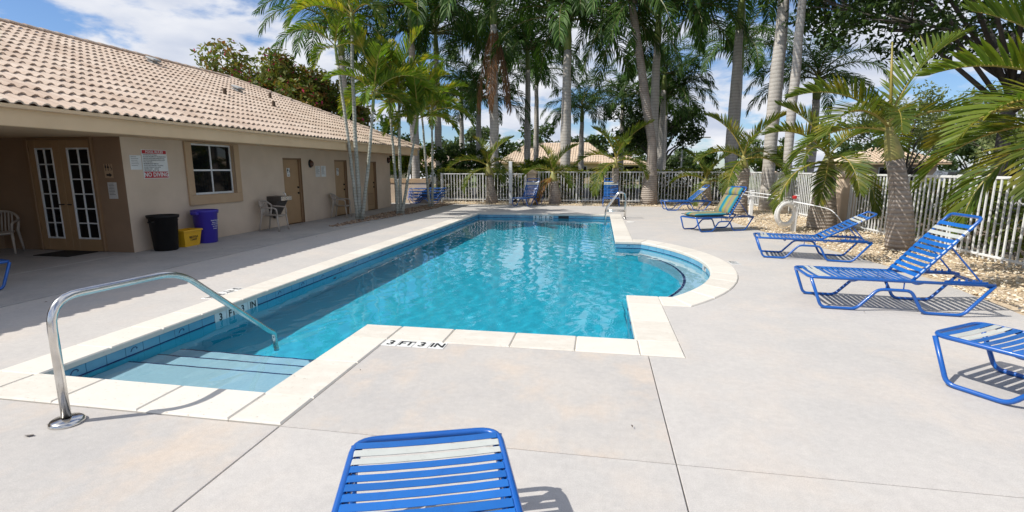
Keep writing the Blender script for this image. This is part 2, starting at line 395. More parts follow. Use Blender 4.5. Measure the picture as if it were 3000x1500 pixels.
# ------------------------------------------------------------------ ground, deck, pool
def ground():
    b = MB(); z = -.045; B = 300; x0, x1, y0, y1 = -5.0, 2.45, 2.8, 19.3
    for (a, c, d, e) in ((-B, -B, B, y0), (-B, y1, B, B), (-B, y0, x0, y1), (x1, y0, B, y1)):
        b.add([(a, c, z), (d, c, z), (d, e, z), (a, e, z)], [(0, 1, 2, 3)], 'ground_soil')
    struct(b.build('ground'))
    def sheet(name, m, a, c, z):
        b = MB(); b.add([(*a, z), (c[0], a[1], z), (*c, z), (a[0], c[1], z)], [(0, 1, 2, 3)], m); struct(b.build(name))
    sheet('path', 'path_concrete', (-40, 28.2), (45, 30.2), -.03)
    sheet('parking_lot', 'asphalt', (-70, 31.5), (70, 46), -.032)
    sheet('side_road', 'asphalt', (12.5, -10), (20, 28), -.034)
    sheet('lawn', 'lawn', (-80, 46.2), (80, 140), -.03)
m_, nt_, p_, N_, L_ = nodes('lawn'); MATS['lawn'] = m_
L_(mix_rgb(nt_, noise(nt_, 1.5, 6, .7, 'World'), (.07, .11, .025), (.13, .15, .05)), p_.inputs['Base Color']); p_.inputs['Roughness'].default_value = .95
ground()

PX0, PX1, PY0, PY1 = -4.6, .42, 3.2, 18.9
AY, AR, AAPEX = 9.35, 4.05, 1.95
def arc(off, n=22):
    "points of the bay's arc from its near to its far end; off = distance outwards"
    cx = AAPEX - AR; r = AR + off; xe = 1.0 if off >= 0 else 1.0 + off * .25
    if off > 0: xe = 1.17
    h = math.acos(max(-1, min(1, (xe - cx) / r)))
    return [(cx + r * cos(t), AY + r * sin(t)) for t in [-h + 2 * h * i / n for i in range(n + 1)]]
ARC_I = arc(0); ARC_O = arc(.40)
BY0 = ARC_I[0][1]; BY1 = ARC_I[-1][1]; OY0 = ARC_O[0][1]; OY1 = ARC_O[-1][1]
BAY_N = 6.82; BAY_F = BY1
INNER = [(PX0, PY0), (-2.47, PY0), (-2.47, 4.93), (PX1, 4.93), (PX1, BY0)] + ARC_I + [(PX1, BY1), (PX1, PY1), (PX0, PY1)]
CW = .40
OUT = [(PX0 - CW, PY0 - CW), (-2.47 + CW, PY0 - CW), (-2.47 + CW, 4.93 - CW), (PX1 + CW, 4.93 - CW), (PX1 + CW, OY0)] + ARC_O + [(PX1 + CW, OY1), (PX1 + CW, PY1 + CW), (PX0 - CW, PY1 + CW)]

deck = struct(link('pool_deck', None))
deck['kind'] = 'structure'
G = .0035
def slab(poly, m, z=0., name='concrete_slab'):
    b = MB(); b.prism(inset(poly, G), z - .10, z, m, .004); return b.build(name, deck)
JY = 2.79; ox0, ox1 = PX0 - CW, PX1 + CW
def bedx(y):   # edge of the gravel bed on the right
    P = [(-6, 4.7), (4, 4.75), (6.5, 4.95), (8.7, 5.2), (10.9, 4.95), (15.3, 4.4), (19, 4.15), (21.7, 3.9), (23.7, 2.7)]
    for (a, xa), (b, xb) in zip(P, P[1:]):
        if a <= y <= b: return xa + (xb - xa) * (y - a) / (b - a)
    return P[-1][1]
def edge(y0, y1, n=6): return [(bedx(y0 + (y1 - y0) * i / n), y0 + (y1 - y0) * i / n) for i in range(n + 1)]
slab([(-7.3, -5), (ox0 + 2.93, -5), (ox0 + 2.93, JY), (-7.3, JY)], 'deck_warm')
slab([(-2.07, -5), (.49, -5), (.49, JY), (-2.07, JY)], 'deck')
slab([(.49, -5)] + edge(-5, JY, 3) + [(.49, JY)], 'deck')
slab([(-2.07, JY), (.49, JY), (.49, 4.53), (-2.07, 4.53)], 'deck_warm')
slab([(.49, JY)] + edge(JY, OY0, 4) + [(ox1, OY0), (ox1, 4.53), (.49, 4.53)], 'deck')
slab(edge(OY0, 12.6) + [(ox1, 12.6), (ox1, OY1)] + ARC_O[::-1], 'deck')
slab([(ox1, 12.6)] + edge(12.6, PY1 + CW) + [(ox1, PY1 + CW)], 'deck')
slab([(-7.3, PY1 + CW), (ox1, PY1 + CW)] + edge(PY1 + CW, 23.7) + [(-7.3, 23.7)], 'deck')
slab([(-7.3, JY), (ox0, JY), (ox0, 10.9), (-7.3, 10.9)], 'deck')
slab([(-7.3, 10.9), (ox0, 10.9), (ox0, PY1 + CW), (-7.3, PY1 + CW)], 'deck')
for a, c in ((-5, 2.3), (2.3, 8.6), (8.6, 15), (15, 24)):
    slab([(-9.35, a), (-7.3, a), (-7.3, c), (-9.35, c)], 'walk', .012)
for a, c in ((.5, 4.5), (4.5, 8.6)):
    slab([(-12.6, a), (-9.35, a), (-9.35, c), (-12.6, c)], 'walk', .014)
slab([(-12, 21.6), (-9.35, 21.6), (-9.35, 24), (-12, 24)], 'walk', .011)

pool = thing('swimming_pool', 'long blue swimming pool with white stone coping and rounded bay', 'swimming pool', (0, 0, 0))
WZ = -.15                              # water level
def pool_shell():
    b = MB(); n = len(INNER); FL0, FL1 = -1.0, -1.35
    def fz(y): return FL0 + (FL1 - FL0) * max(0, min(1, (y - 5) / 10))
    # walls
    for i in range(n):
        (x0, y0), (x1, y1) = INNER[i], INNER[(i + 1) % n]
        b.add([(x0, y0, -.045), (x1, y1, -.045), (x1, y1, fz(y1)), (x0, y0, fz(y0))], [(0, 1, 2, 3)], 'plaster_pool')
    ys = [4.9 + 1.0 * i for i in range(15)]
    for a, c in zip(ys, ys[1:]):
        b.add([(PX0, a, fz(a)), (PX1, a, fz(a)), (PX1, c, fz(c)), (PX0, c, fz(c))], [(0, 1, 2, 3)], 'plaster_pool')
    b.add([(PX1, BY0 - .05, -1.12), (2.1, BY0 - .05, -1.12), (2.1, BY1 + .05, -1.12), (PX1, BY1 + .05, -1.12)], [(0, 1, 2, 3)], 'plaster_pool')
    b.add([(PX0, PY0, FL0), (-2.47, PY0, FL0), (-2.47, 4.9, FL0), (PX0, 4.9, FL0)], [(0, 1, 2, 3)], 'plaster_pool')
    b.build('pool_shell', pool)
    # entry steps in the alcove
    for k, (ya, yb, z) in enumerate(STEPS):
        s = MB(); s.bbox((PX0 + .002, ya, FL0), (-2.472, yb, z), 'plaster_pale', .012); o = s.build('step', pool)
        t = MB(); t.box((PX0 + .004, yb - .032, z), (-2.474, yb - .013, z + .004), 'tile_navy'); t.build('edge_tile', o)
    # step in the bay
    s = MB(); n2 = 24; ci = arc(-.45, n2); co = arc(-.002, n2)
    ci = [(max(x, PX1 + .004), y) for x, y in ci]
    V = [(x, y, BENCH) for x, y in co] + [(x, y, BENCH) for x, y in ci] + [(x, y, -1.3) for x, y in ci]; k = n2 + 1
    s.add(V, [(i, i + 1, k + i + 1, k + i) for i in range(n2)] + [(k + i, k + i + 1, 2 * k + i + 1, 2 * k + i) for i in range(n2)], 'plaster_pale'); o = s.build('bay_step', pool)
    t = MB()
    for (xa, ya), (xb, yb) in zip(ci, ci[1:]):
        d = Vector((xb - xa, yb - ya)).normalized(); nn = Vector((d.y, -d.x)) * .04
        t.add([(xa + nn.x * .2, ya + nn.y * .2, BENCH + .004), (xb + nn.x * .2, yb + nn.y * .2, BENCH + .004), (xb + nn.x * 1.3, yb + nn.y * 1.3, BENCH + .004), (xa + nn.x * 1.3, ya + nn.y * 1.3, BENCH + .004)], [(0, 3, 2, 1)], 'tile_navy')
    t.build('edge_tile', o)
STEPS = [(PY0 + .003, 4.03, -.30), (4.03, 4.36, -.46), (4.36, 4.66, -.62)]
BENCH = -.34
pool_shell()

def coping():
    "coping stones laid one by one along the pool edge"
    def stone(poly):
        b = MB(); b.prism(poly, -.045, .012, 'travertine', .012); b.build('coping_stone', pool)
    def run(a, c, ia, ic, L=.61):
        "stones between outer points a..c and the matching inner points"
        a, c, ia, ic = Vector(a), Vector(c), Vector(ia), Vector(ic); n = max(1, round((ic - ia).length / L)); g = .0014
        cuts = [0] + sorted((k + random.uniform(-.09, .09)) / n for k in range(1, n)) + [1]
        for t0, t1 in zip(cuts, cuts[1:]):
            e = g / max((ic - ia).length, .1); t0 += e; t1 -= e
            p = [a.lerp(c, t0), a.lerp(c, t1), ia.lerp(ic, t1), ia.lerp(ic, t0)]
            stone([(q.x, q.y) for q in p])
    ov = .02
    I = dict(x0=PX0 + ov, x1=PX1 - ov); c = CW
    def corner(x, y, sx, sy):     # square corner stone; x,y the inner corner, sx,sy outwards
        xs = sorted((x, x + sx * c)); ys = sorted((y, y + sy * c))
        stone([(xs[0] + .002, ys[0] + .002), (xs[1] - .002, ys[0] + .002), (xs[1] - .002, ys[1] - .002), (xs[0] + .002, ys[1] - .002)])
    def hrun(xa, xb, y, s):      # along X; s = outward side (-1: towards -Y)
        ya, yb = (y + s * c, y) if s < 0 else (y, y + c)
        if s < 0: run((xa, y - c), (xb, y - c), (xa, y + ov), (xb, y + ov))
        else: run((xb, y + c), (xa, y + c), (xb, y - ov), (xa, y - ov))
    def vrun(ya, yb, x, s):
        if s > 0: run((x + c, ya), (x + c, yb), (x - ov, ya), (x - ov, yb))
        else: run((x - c, yb), (x - c, ya), (x + ov, yb), (x + ov, ya))
    vrun(PY0, PY1, PX0, -1); corner(PX0, PY0, -1, -1); hrun(PX0, -2.47, PY0, -1); corner(-2.47, PY0, 1, -1)
    vrun(PY0, 4.53, -2.47, 1)
    stone([(-2.49, 4.532), (-2.072, 4.532), (-2.072, 4.95), (-2.49, 4.95)])
    hrun(-2.07, PX1, 4.93, -1); corner(PX1, 4.93, 1, -1); vrun(4.93, OY0, PX1, 1)
    stone([(PX1 - ov, OY0 + .002), (PX1 + c, OY0 + .002), (PX1 + c, BY0 + ov), (PX1 - ov, BY0 + ov)])
    ii = arc(-ov)
    run((PX1 + c, OY0), ARC_O[0], (PX1 + c, BY0 + ov), ii[0], .5)
    for k in range(0, 22, 2):
        po = ARC_O[k:k + 3]; pi_ = ii[k:k + 3]
        stone([(x, y) for x, y in inset(po + pi_[::-1], .0015)])
    run(ARC_O[-1], (PX1 + c, OY1), ii[-1], (PX1 + c, BY1 - ov), .5)
    stone([(PX1 - ov, BY1 - ov), (PX1 + c, BY1 - ov), (PX1 + c, OY1 - .002), (PX1 - ov, OY1 - .002)])
    vrun(OY1, PY1, PX1, 1); corner(PX1, PY1, 1, 1); hrun(PX0, PX1, PY1, 1); corner(PX0, PY1, -1, 1)
coping()

def waterline():
    tl = MB(); tl.bbox((-.096, -.012, -.065), (.096, 0, .065), 'tile_blue', .003); me = tl.mesh('waterline_tile')
    wv = MB()
    a = [(-.045, 0, -.012), (-.03, 0, .012), (-.01, 0, .024), (.012, 0, .022), (.028, 0, .008), (.018, 0, -.002)]
    wv.tube([(x, -.0125, z + .015) for x, y, z in a], .0045, 'tile_navy', 5)
    motif = wv.mesh('wave_motif')
    st = MB(); st.box((-.096, -.0145, -.040), (.096, -.0115, -.026), 'tile_navy'); stripe = st.mesh('stripe')
    def run(a, c, skip=()):
        a, c = Vector((*a, 0)), Vector((*c, 0)); d = c - a; n = round(d.length / .196); ang = math.atan2(d.y, d.x)
        for k in range(n):
            if k in skip: continue
            p = a + d * ((k + .5) / n)
            o = link('waterline_tile', me, pool, (p.x, p.y, -.112), (0, 0, ang)); o.scale.x = d.length / n / .196
            link('stripe', stripe, o)
            if k % 3 == 1: link('wave_motif', motif, o)
    NL = round((PY1 - PY0) / .196)
    # local -Y of a tile faces the water
    run((PX0, PY0), (PX0, PY1), (10, 11, 12, 13))
    run((PX0, PY1), (PX1, PY1), (11, 12, 13, 14, 16, 17))
    for p, q in zip(INNER[3:], INNER[4:-2]): pass
    run((PX1, 6.7), (PX1, 4.93))
    run((PX1, PY1), (PX1, BY1)); run((PX1, BY1), (ARC_I[-1][0], BY1))
    pts = ARC_I[::-1]
    for k in range(0, 14): run(pts[k], pts[k + 1], (0, 1, 2) if k == 10 else ())
    run((-2.47, 4.93), (-2.47, PY0))
    # depth markers set into the tile band
    def marker(chars, a, c, facing):
        a, c = Vector(a), Vector(c); n = len(chars); d = c - a; ang = math.atan2(d.y, d.x)
        for k, ch in enumerate(chars):
            p = a + d * ((k + .5) / n); b = MB(); w = d.length / n / 2 - .003
            b.bbox((-w, -.013, -.066), (w, 0, .066), 'tile_white', .003); o = b.build('depth_tile', pool, False, (p.x, p.y, -.112), (0, 0, ang))
            put_text(ch, .125, 'black_ink', o, (0, -.0145, 0), '-Y', bold=.003, name='depth_mark', sx=.95)
    s = (PY1 - PY0) / NL
    marker(['3', 'FT', '3', 'IN'], (PX0, PY0 + 10 * s, 0), (PX0, PY0 + 14 * s, 0), 'X')
    NF = round((PX1 - PX0) / .196); s2 = (PX1 - PX0) / NF
    marker(['5', 'FT', '0', 'IN'], (PX0 + 11 * s2, PY1, 0), (PX0 + 15 * s2, PY1, 0), '-Y')
    p0, p1 = pts[10], pts[11]
    marker(['1', 'FT'], (*p0, 0), (*p1, 0), 'arc')
    b = MB(); b.box((-.2, -.010, -.07), (.2, .2, .06), 'black_ink')
    b.build('skimmer_mouth', pool, False, (PX0 + 17 * s2, PY1, -.112))
    t = MB(); t.lathe([(.05, 0), (.05, .012), (.03, .012), (.03, 0)], 'tile_navy', 14); q = t.build('return_fitting', pool, False, (PX0 + .002, 8.0, -.42), (0, R(90), 0))
    t = MB(); t.lathe([(.035, 0), (.035, .012)], 'black_ink', 12); t.build('return_fitting', pool, False, (PX1 - .002, 5.85, -.24), (0, R(-90), 0))
waterline()
def water():
    import numpy as np
    r = random.Random(2); waves = [(r.uniform(0, 2 * pi), 2 * pi / q * r.uniform(.9, 1.1), r.uniform(0, 2 * pi)) for q in WLEN for _ in range(3)]
    x0, x1, y0, y1 = PX0 - .02, AAPEX + .03, PY0 - .02, PY1 + .02; st = .025; nx, ny = int((x1 - x0) / st), int((y1 - y0) / st)
    X, Y = np.meshgrid(np.linspace(x0, x1, nx + 1), np.linspace(y0, y1, ny + 1)); Z = np.full(X.shape, WZ)
    for a, k, f in waves: Z += WAMP / k ** 2 * np.sin(k * (X * cos(a) + Y * sin(a)) + f)
    def keep(x, y):
        m = .04
        if y < 4.93 - m: return x < -2.47 + m
        if x < PX1 + m: return True
        return (x - (AAPEX - AR)) ** 2 + (y - AY) ** 2 < (AR + m) ** 2 and BY0 - m < y < BY1 + m
    V = list(zip(X.ravel().tolist(), Y.ravel().tolist(), Z.ravel().tolist())); F = []
    for j in range(ny):
        for i in range(nx):
            a = j * (nx + 1) + i
            if keep(V[a][0] + st / 2, V[a][1] + st / 2): F.append((a, a + 1, a + nx + 2, a + nx + 1))
    used = sorted({q for f in F for q in f}); ix = {q: k for k, q in enumerate(used)}
    b = MB(); b.add([V[q] for q in used], [tuple(ix[q] for q in f) for f in F], 'pool_water')
    w = struct(b.build('water', None, True)); w.cycles.is_caustics_caster = True
    for q in bpy.data.objects:
        if q.name.startswith(('pool_shell', 'step', 'bay_step', 'edge_tile', 'waterline', 'stripe')): q.cycles.is_caustics_receiver = True
WLEN = (.40, .29, .22, .175, .14, .115, .095); WAMP = .115
water()

# deck depth markings
def deck_mark(chars, x, y, facing, label, w=.16, h=.165):
    t = thing('depth_marking', label, 'depth marking', (x, y, .001), 0, 'depth markings laid in the deck')
    n = len(chars); dx, dy = {'up_y': (1, 0), 'up_-y': (0, -1), 'up_y+': (0, 1)}[facing]
    for k, ch in enumerate(chars):
        o = (k - (n - 1) / 2) * w; b = MB(); u, v = (w / 2 - .003, h / 2) if dx else (h / 2, w / 2 - .003)
        b.bbox((-u, -v, 0), (u, v, .004), 'tile_white', .002)
        q = b.build('depth_tile', t, False, (dx * o, dy * o, 0))
        put_text(ch, .165 if len(ch) == 1 else .15, 'black_ink', q, (0, 0, .0045), facing, bold=.004, name='depth_mark', depth=.0006, sx=.95)
    return t
deck_mark(['3', 'FT', '3', 'IN'], -1.75, 4.445, 'up_y', 'white tiles reading 3 FT 3 IN on near deck')
deck_mark(['3', 'FT', '3', 'IN'], -5.10, 5.95, 'up_-y', 'depth marking reading 3 FT 3 IN on shaded left deck')
deck_mark(['1', 'FT'], 2.47, 9.55, 'up_y+', 'small depth tiles reading 1 FT beside the rounded bay')
b = MB(); b.lathe([(.13, 0), (.13, .006), (.12, .009), (.0, .009)], 'white_plastic', 24, cap=False)
b.build('skimmer_lid', pool, False, (1.02, 16.6, .001))

# ------------------------------------------------------------------ clubhouse
house = thing('clubhouse', 'long beige stucco clubhouse with barrel tile roof and porch', 'building', (0, 0, 0))
FXX = -9.35; WT = 2.33
def wall_with_holes():
    "facade facing +X at X = FXX with openings for a window and three doors, recesses included"
    holes = [(10.31, 11.68, 1.09, 2.29), (13.75, 14.70, 0, 2.03), (16.72, 17.62, 0, 2.02), (19.2, 20.12, 0, 2.0)]
    ys = sorted({8.6, 21.55, *[h[0] for h in holes], *[h[1] for h in holes]}); zs = sorted({0, WT, *[h[2] for h in holes], *[h[3] for h in holes]})
    b = MB()
    for a, c in zip(ys, ys[1:]):
        for z0, z1 in zip(zs, zs[1:]):
            ym, zm = (a + c) / 2, (z0 + z1) / 2
            if any(h[0] < ym < h[1] and h[2] < zm < h[3] for h in holes): continue
            b.add([(FXX, a, z0), (FXX, c, z0), (FXX, c, z1), (FXX, a, z1)], [(0, 1, 2, 3)], 'stucco')
    for (a, c, z0, z1) in holes:
        d = FXX - .13
        m = 'stucco_tan' if z0 > .5 else 'door_frame_paint'
        b.add([(FXX, a, z0), (d, a, z0), (d, a, z1), (FXX, a, z1)], [(0, 1, 2, 3)], m)
        b.add([(FXX, c, z0), (FXX, c, z1), (d, c, z1), (d, c, z0)], [(0, 1, 2, 3)], m)
        b.add([(FXX, a, z1), (d, a, z1), (d, c, z1), (FXX, c, z1)], [(0, 1, 2, 3)], m)
        b.add([(FXX, a, z0), (FXX, c, z0), (d, c, z0), (d, a, z0)], [(0, 1, 2, 3)], m)
    # far end wall and back
    b.add([(FXX, 21.55, 0), (-20.5, 21.55, 0), (-20.5, 21.55, WT), (FXX, 21.55, WT)], [(0, 1, 2, 3)], 'stucco')
    b.add([(-20.5, -.2, 0), (-20.5, -.2, WT), (-20.5, 21.55, WT), (-20.5, 21.55, 0)], [(0, 1, 2, 3)], 'stucco')
    b.add([(-20.5, -.2, 0), (FXX, -.2, 0), (FXX, -.2, WT), (-20.5, -.2, WT)], [(0, 1, 2, 3)], 'stucco')
    b.build('wall', house)
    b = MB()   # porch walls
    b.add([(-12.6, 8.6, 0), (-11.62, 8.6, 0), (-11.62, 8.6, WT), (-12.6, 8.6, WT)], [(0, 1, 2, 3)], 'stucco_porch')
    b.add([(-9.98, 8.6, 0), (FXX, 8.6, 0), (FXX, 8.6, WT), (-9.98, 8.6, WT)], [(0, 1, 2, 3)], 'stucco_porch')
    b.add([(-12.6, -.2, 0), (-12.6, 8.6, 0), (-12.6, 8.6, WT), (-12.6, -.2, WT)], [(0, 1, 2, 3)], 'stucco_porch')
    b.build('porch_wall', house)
    b = MB(); b.box((-20.6, -.4, WT), (-8.42, 22.15, WT + .03), 'stucco_beam'); b.build('soffit', house)
    b = MB(); b.bbox((-8.42, -.6, 2.30), (-8.26, 22.2, 2.57), 'stucco_beam', .01)
    b.bbox((-20.6, 22.04, 2.30), (-8.422, 22.2, 2.57), 'stucco_beam', .01); b.build('fascia_beam', house)
    b = MB(); b.box((-20.6, -.3, WT - .001), (-20.45, 22, WT + .2), 'stucco_beam'); 
wall_with_holes()
# window: surround, frame, panes
def window():
    b = MB(); y0, y1, z0, z1 = 10.12, 11.87, .86, 2.325; a, c, d, e = 10.31, 11.68, 1.09, 2.29; X = FXX
    for (p, q, r, s) in ((y0, y1, z0, d), (y0, a, d, z1), (c, y1, d, z1), (a, c, e, z1)):
        b.bbox((X + .001, p, r), (X + .05, q, s), 'stucco_tan', .008)
    w = b.build('window_surround', house)
    f = MB(); X = FXX - .10
    for (p, q, r, s) in ((a, c, d, d + .05), (a, c, e - .04, e), (a, a + .035, d + .05, e - .04), (c - .035, c, d + .05, e - .04)): f.bbox((X, p, r), (X + .04, q, s), 'white_paint', .004)
    ym, zm = (a + c) / 2, (d + e) / 2 - .02
    f.bbox((X + .005, ym - .017, d + .05), (X + .038, ym + .017, e - .04), 'white_paint', .004)
    f.bbox((X + .004, a + .035, zm - .02), (X + .043, ym - .017, zm + .02), 'white_paint', .004); f.bbox((X + .004, ym + .017, zm - .02), (X + .043, c - .035, zm + .02), 'white_paint', .004)
    o = f.build('window', house)
    for (p, q) in ((a + .035, ym - .017), (ym + .017, c - .035)):
        for (r, s) in ((d + .05, zm - .02), (zm + .02, e - .04)):
            g = MB(); g.box((X + .012, p, r), (X + .018, q, s), 'dark_glass'); g.build('pane', o)
window()
def flat_door(y0, y1, zt, label, grille=False, knob=True):
    b = MB(); X = FXX - .12; f = MB()
    f.bbox((X - .005, y1 - .055, .02), (X + .075, y1 - .001, zt - .001), 'door_frame_paint', .006); f.bbox((X - .005, y0 + .001, .02), (X + .05, y0 + .035, zt - .001), 'door_frame_paint', .006)
    f.bbox((X - .005, y0 + .035, zt - .05), (X + .06, y1 - .055, zt - .001), 'door_frame_paint', .006); fo = f.build('door_frame', house)
    b.bbox((X, y0 + .038, .022), (X + .03, y1 - .058, zt - .053), 'door_paint', .004); o = b.build('door', house)
    if label: o['label'] = label
    h = MB()
    for z in (.96, 1.10): h.lathe([(.028, 0), (.03, .02), (.02, .045), (.0, .05)], 'black_plastic', 10, cap=False); break
    me = h.mesh('door_knob', True)
    for z in (.95, 1.13): link('door_knob', me, o, (X + .03, y1 - .14, z), (0, R(90), 0))
    if grille:
        g = MB(); g.bbox((X + .03, y0 + .14, .22), (X + .042, y1 - .2, .70), 'door_frame_paint', .004)
        for k in range(9): g.bbox((X + .042, y0 + .17, .25 + k * .047), (X + .05, y1 - .23, .28 + k * .047), 'door_paint', .003)
        g.build('louvre_grille', o)
    return o
d1 = flat_door(13.75, 14.70, 2.03, None); d2 = flat_door(16.72, 17.62, 2.02, None); d3 = flat_door(19.2, 20.12, 2.0, None, True)
def person_icon(b, y, z, s, X, skirt=False):
    b.lathe([(.035 * s, 0), (.035 * s, .002)], 'black_ink', 10, (0, 0, 0)) if False else None
    pts = [(0.04 * s * cos(a) + y, z + .30 * s + .04 * s * sin(a)) for a in [2 * pi * k / 10 for k in range(10)]]
    def poly(p): b.add([(X, q, r) for q, r in p], [tuple(range(len(p)))], 'black_ink')
    poly(pts)
    if skirt: poly([(y - .09 * s, z + .08 * s), (y + .09 * s, z + .08 * s), (y + .035 * s, z + .25 * s), (y - .035 * s, z + .25 * s)])
    else: poly([(y - .06 * s, z + .08 * s), (y + .06 * s, z + .08 * s), (y + .06 * s, z + .25 * s), (y - .06 * s, z + .25 * s)])
    poly([(y - .035 * s, z - .08 * s), (y - .008 * s, z - .08 * s), (y - .008 * s, z + .08 * s), (y - .035 * s, z + .08 * s)])
    poly([(y + .008 * s, z - .08 * s), (y + .035 * s, z - .08 * s), (y + .035 * s, z + .08 * s), (y + .008 * s, z + .08 * s)])
def wheel_icon(b, y, z, s, X):
    def poly(p): b.add([(X, q, r) for q, r in p], [tuple(range(len(p)))], 'black_ink')
    poly([(0.03 * s * cos(a) + y, z + .30 * s + .03 * s * sin(a)) for a in [2 * pi * k / 8 for k in range(8)]])
    poly([(y - .02 * s, z + .1 * s), (y + .03 * s, z + .1 * s), (y + .02 * s, z + .25 * s), (y - .02 * s, z + .25 * s)])
    poly([(y, z + .09 * s), (y + .1 * s, z - .02 * s), (y + .12 * s, z), (y + .03 * s, z + .14 * s)])
    for k in range(10):
        a0, a1 = -2.6 + k * .36, -2.6 + (k + 1) * .36; r0, r1 = .075 * s, .095 * s; c = (y + .02 * s, z + .03 * s)
        poly([(c[0] + r0 * cos(a0), c[1] + r0 * sin(a0)), (c[0] + r1 * cos(a0), c[1] + r1 * sin(a0)), (c[0] + r1 * cos(a1), c[1] + r1 * sin(a1)), (c[0] + r0 * cos(a1), c[1] + r0 * sin(a1))])
def restroom_sign(y, z, X, label, word, skirt):
    t = thing('restroom_sign', label, 'sign', (X, y, z), 0, 'restroom door signs')
    b = MB(); b.bbox((0, -.075, -.13), (.004, .075, .13), 'sign_white', .002); b.build('plate', t)
    i = MB(); person_icon(i, -.03, .0, .42, .0048, skirt); wheel_icon(i, .035, .0, .42, .0048); i.build('pictogram', t)
    i = MB(); i.add([(.0048, -.05, -.10), (.0048, .05, -.10), (.0048, .05, -.07), (.0048, -.05, -.07)], [(0, 1, 2, 3)], 'black_ink'); i.build('word_bar', t)
    put_text(word, .026, 'sign_white', t, (.0054, 0, -.085), 'X', depth=.0003)
restroom_sign(14.12, 1.60, FXX - .089, 'white restroom sign on the tan door beside the drinking fountain', 'WOMEN', True)
restroom_sign(17.08, 1.60, FXX - .089, 'white restroom sign on the tan door behind the palm trunks', 'MEN', False)
def french_door():
    Y = 8.6; x0, x1 = -11.62, -9.98; f = MB()
    f.bbox((x0, Y - .06, .02), (x0 + .09, Y + .05, WT - .002), 'door_frame_paint', .008); f.bbox((x1 - .06, Y - .06, .02), (x1, Y + .05, WT - .002), 'door_frame_paint', .008)
    f.bbox((x0 + .09, Y - .06, WT - .05), (x1 - .06, Y + .05, WT - .002), 'door_frame_paint', .008); f.build('door_frame', house)
    xm = (x0 + .09 + x1 - .06) / 2
    for (a, c, s) in ((x0 + .092, xm - .003, 1), (xm + .003, x1 - .062, -1)):
        ga, gc = a + .15, c - .15; z0, z1 = .27, 2.12; b = MB()
        if s == 1: gc = c - .17
        else: ga = a + .17; gc = c - .04
        for (p, q, r, t) in ((a, ga, .022, WT - .053), (gc, c, .022, WT - .053), (ga, gc, .022, z0), (ga, gc, z1, WT - .053)): b.bbox((p, Y - .03, r), (q, Y + .01, t), 'door_paint', .004)
        o = b.build('french_door', house)
        w = MB()
        for (p, q, r, t) in ((ga, ga + .035, z0, z1), (gc - .02, gc, z0, z1), (ga + .035, gc - .02, z0, z0 + .03), (ga + .035, gc - .02, z1 - .03, z1)): w.bbox((p, Y - .045, r), (q, Y - .005, t), 'white_paint', .003)
        gm = (ga + .035 + gc - .02) / 2; w.bbox((gm - .013, Y - .043, z0 + .03), (gm + .013, Y - .01, z1 - .03), 'white_paint', .003)
        H = (z1 - z0 - .06) / 6
        for k in range(1, 6):
            for (p, q) in ((ga + .035, gm - .013), (gm + .013, gc - .02)): w.bbox((p, Y - .042, z0 + .03 + k * H - .012), (q, Y - .011, z0 + .03 + k * H + .012), 'white_paint', .003)
        w.build('glazing_bars', o)
        for k in range(6):
            for (p, q) in ((ga + .035, gm - .013), (gm + .013, gc - .02)):
                g = MB(); g.box((p, Y - .022, z0 + .03 + k * H + .012), (q, Y - .016, z0 + .03 + (k + 1) * H - .012), 'dark_glass'); g.build('pane', o)
        h = MB(); hx = c - .07 if s == 1 else a + .07
        h.tube([(hx, Y - .03, .98), (hx, Y - .08, .98), (hx + (-.1 if s == 1 else .1), Y - .085, .98)], .011, 'black_plastic', 8); h.build('door_handle', o)
french_door()

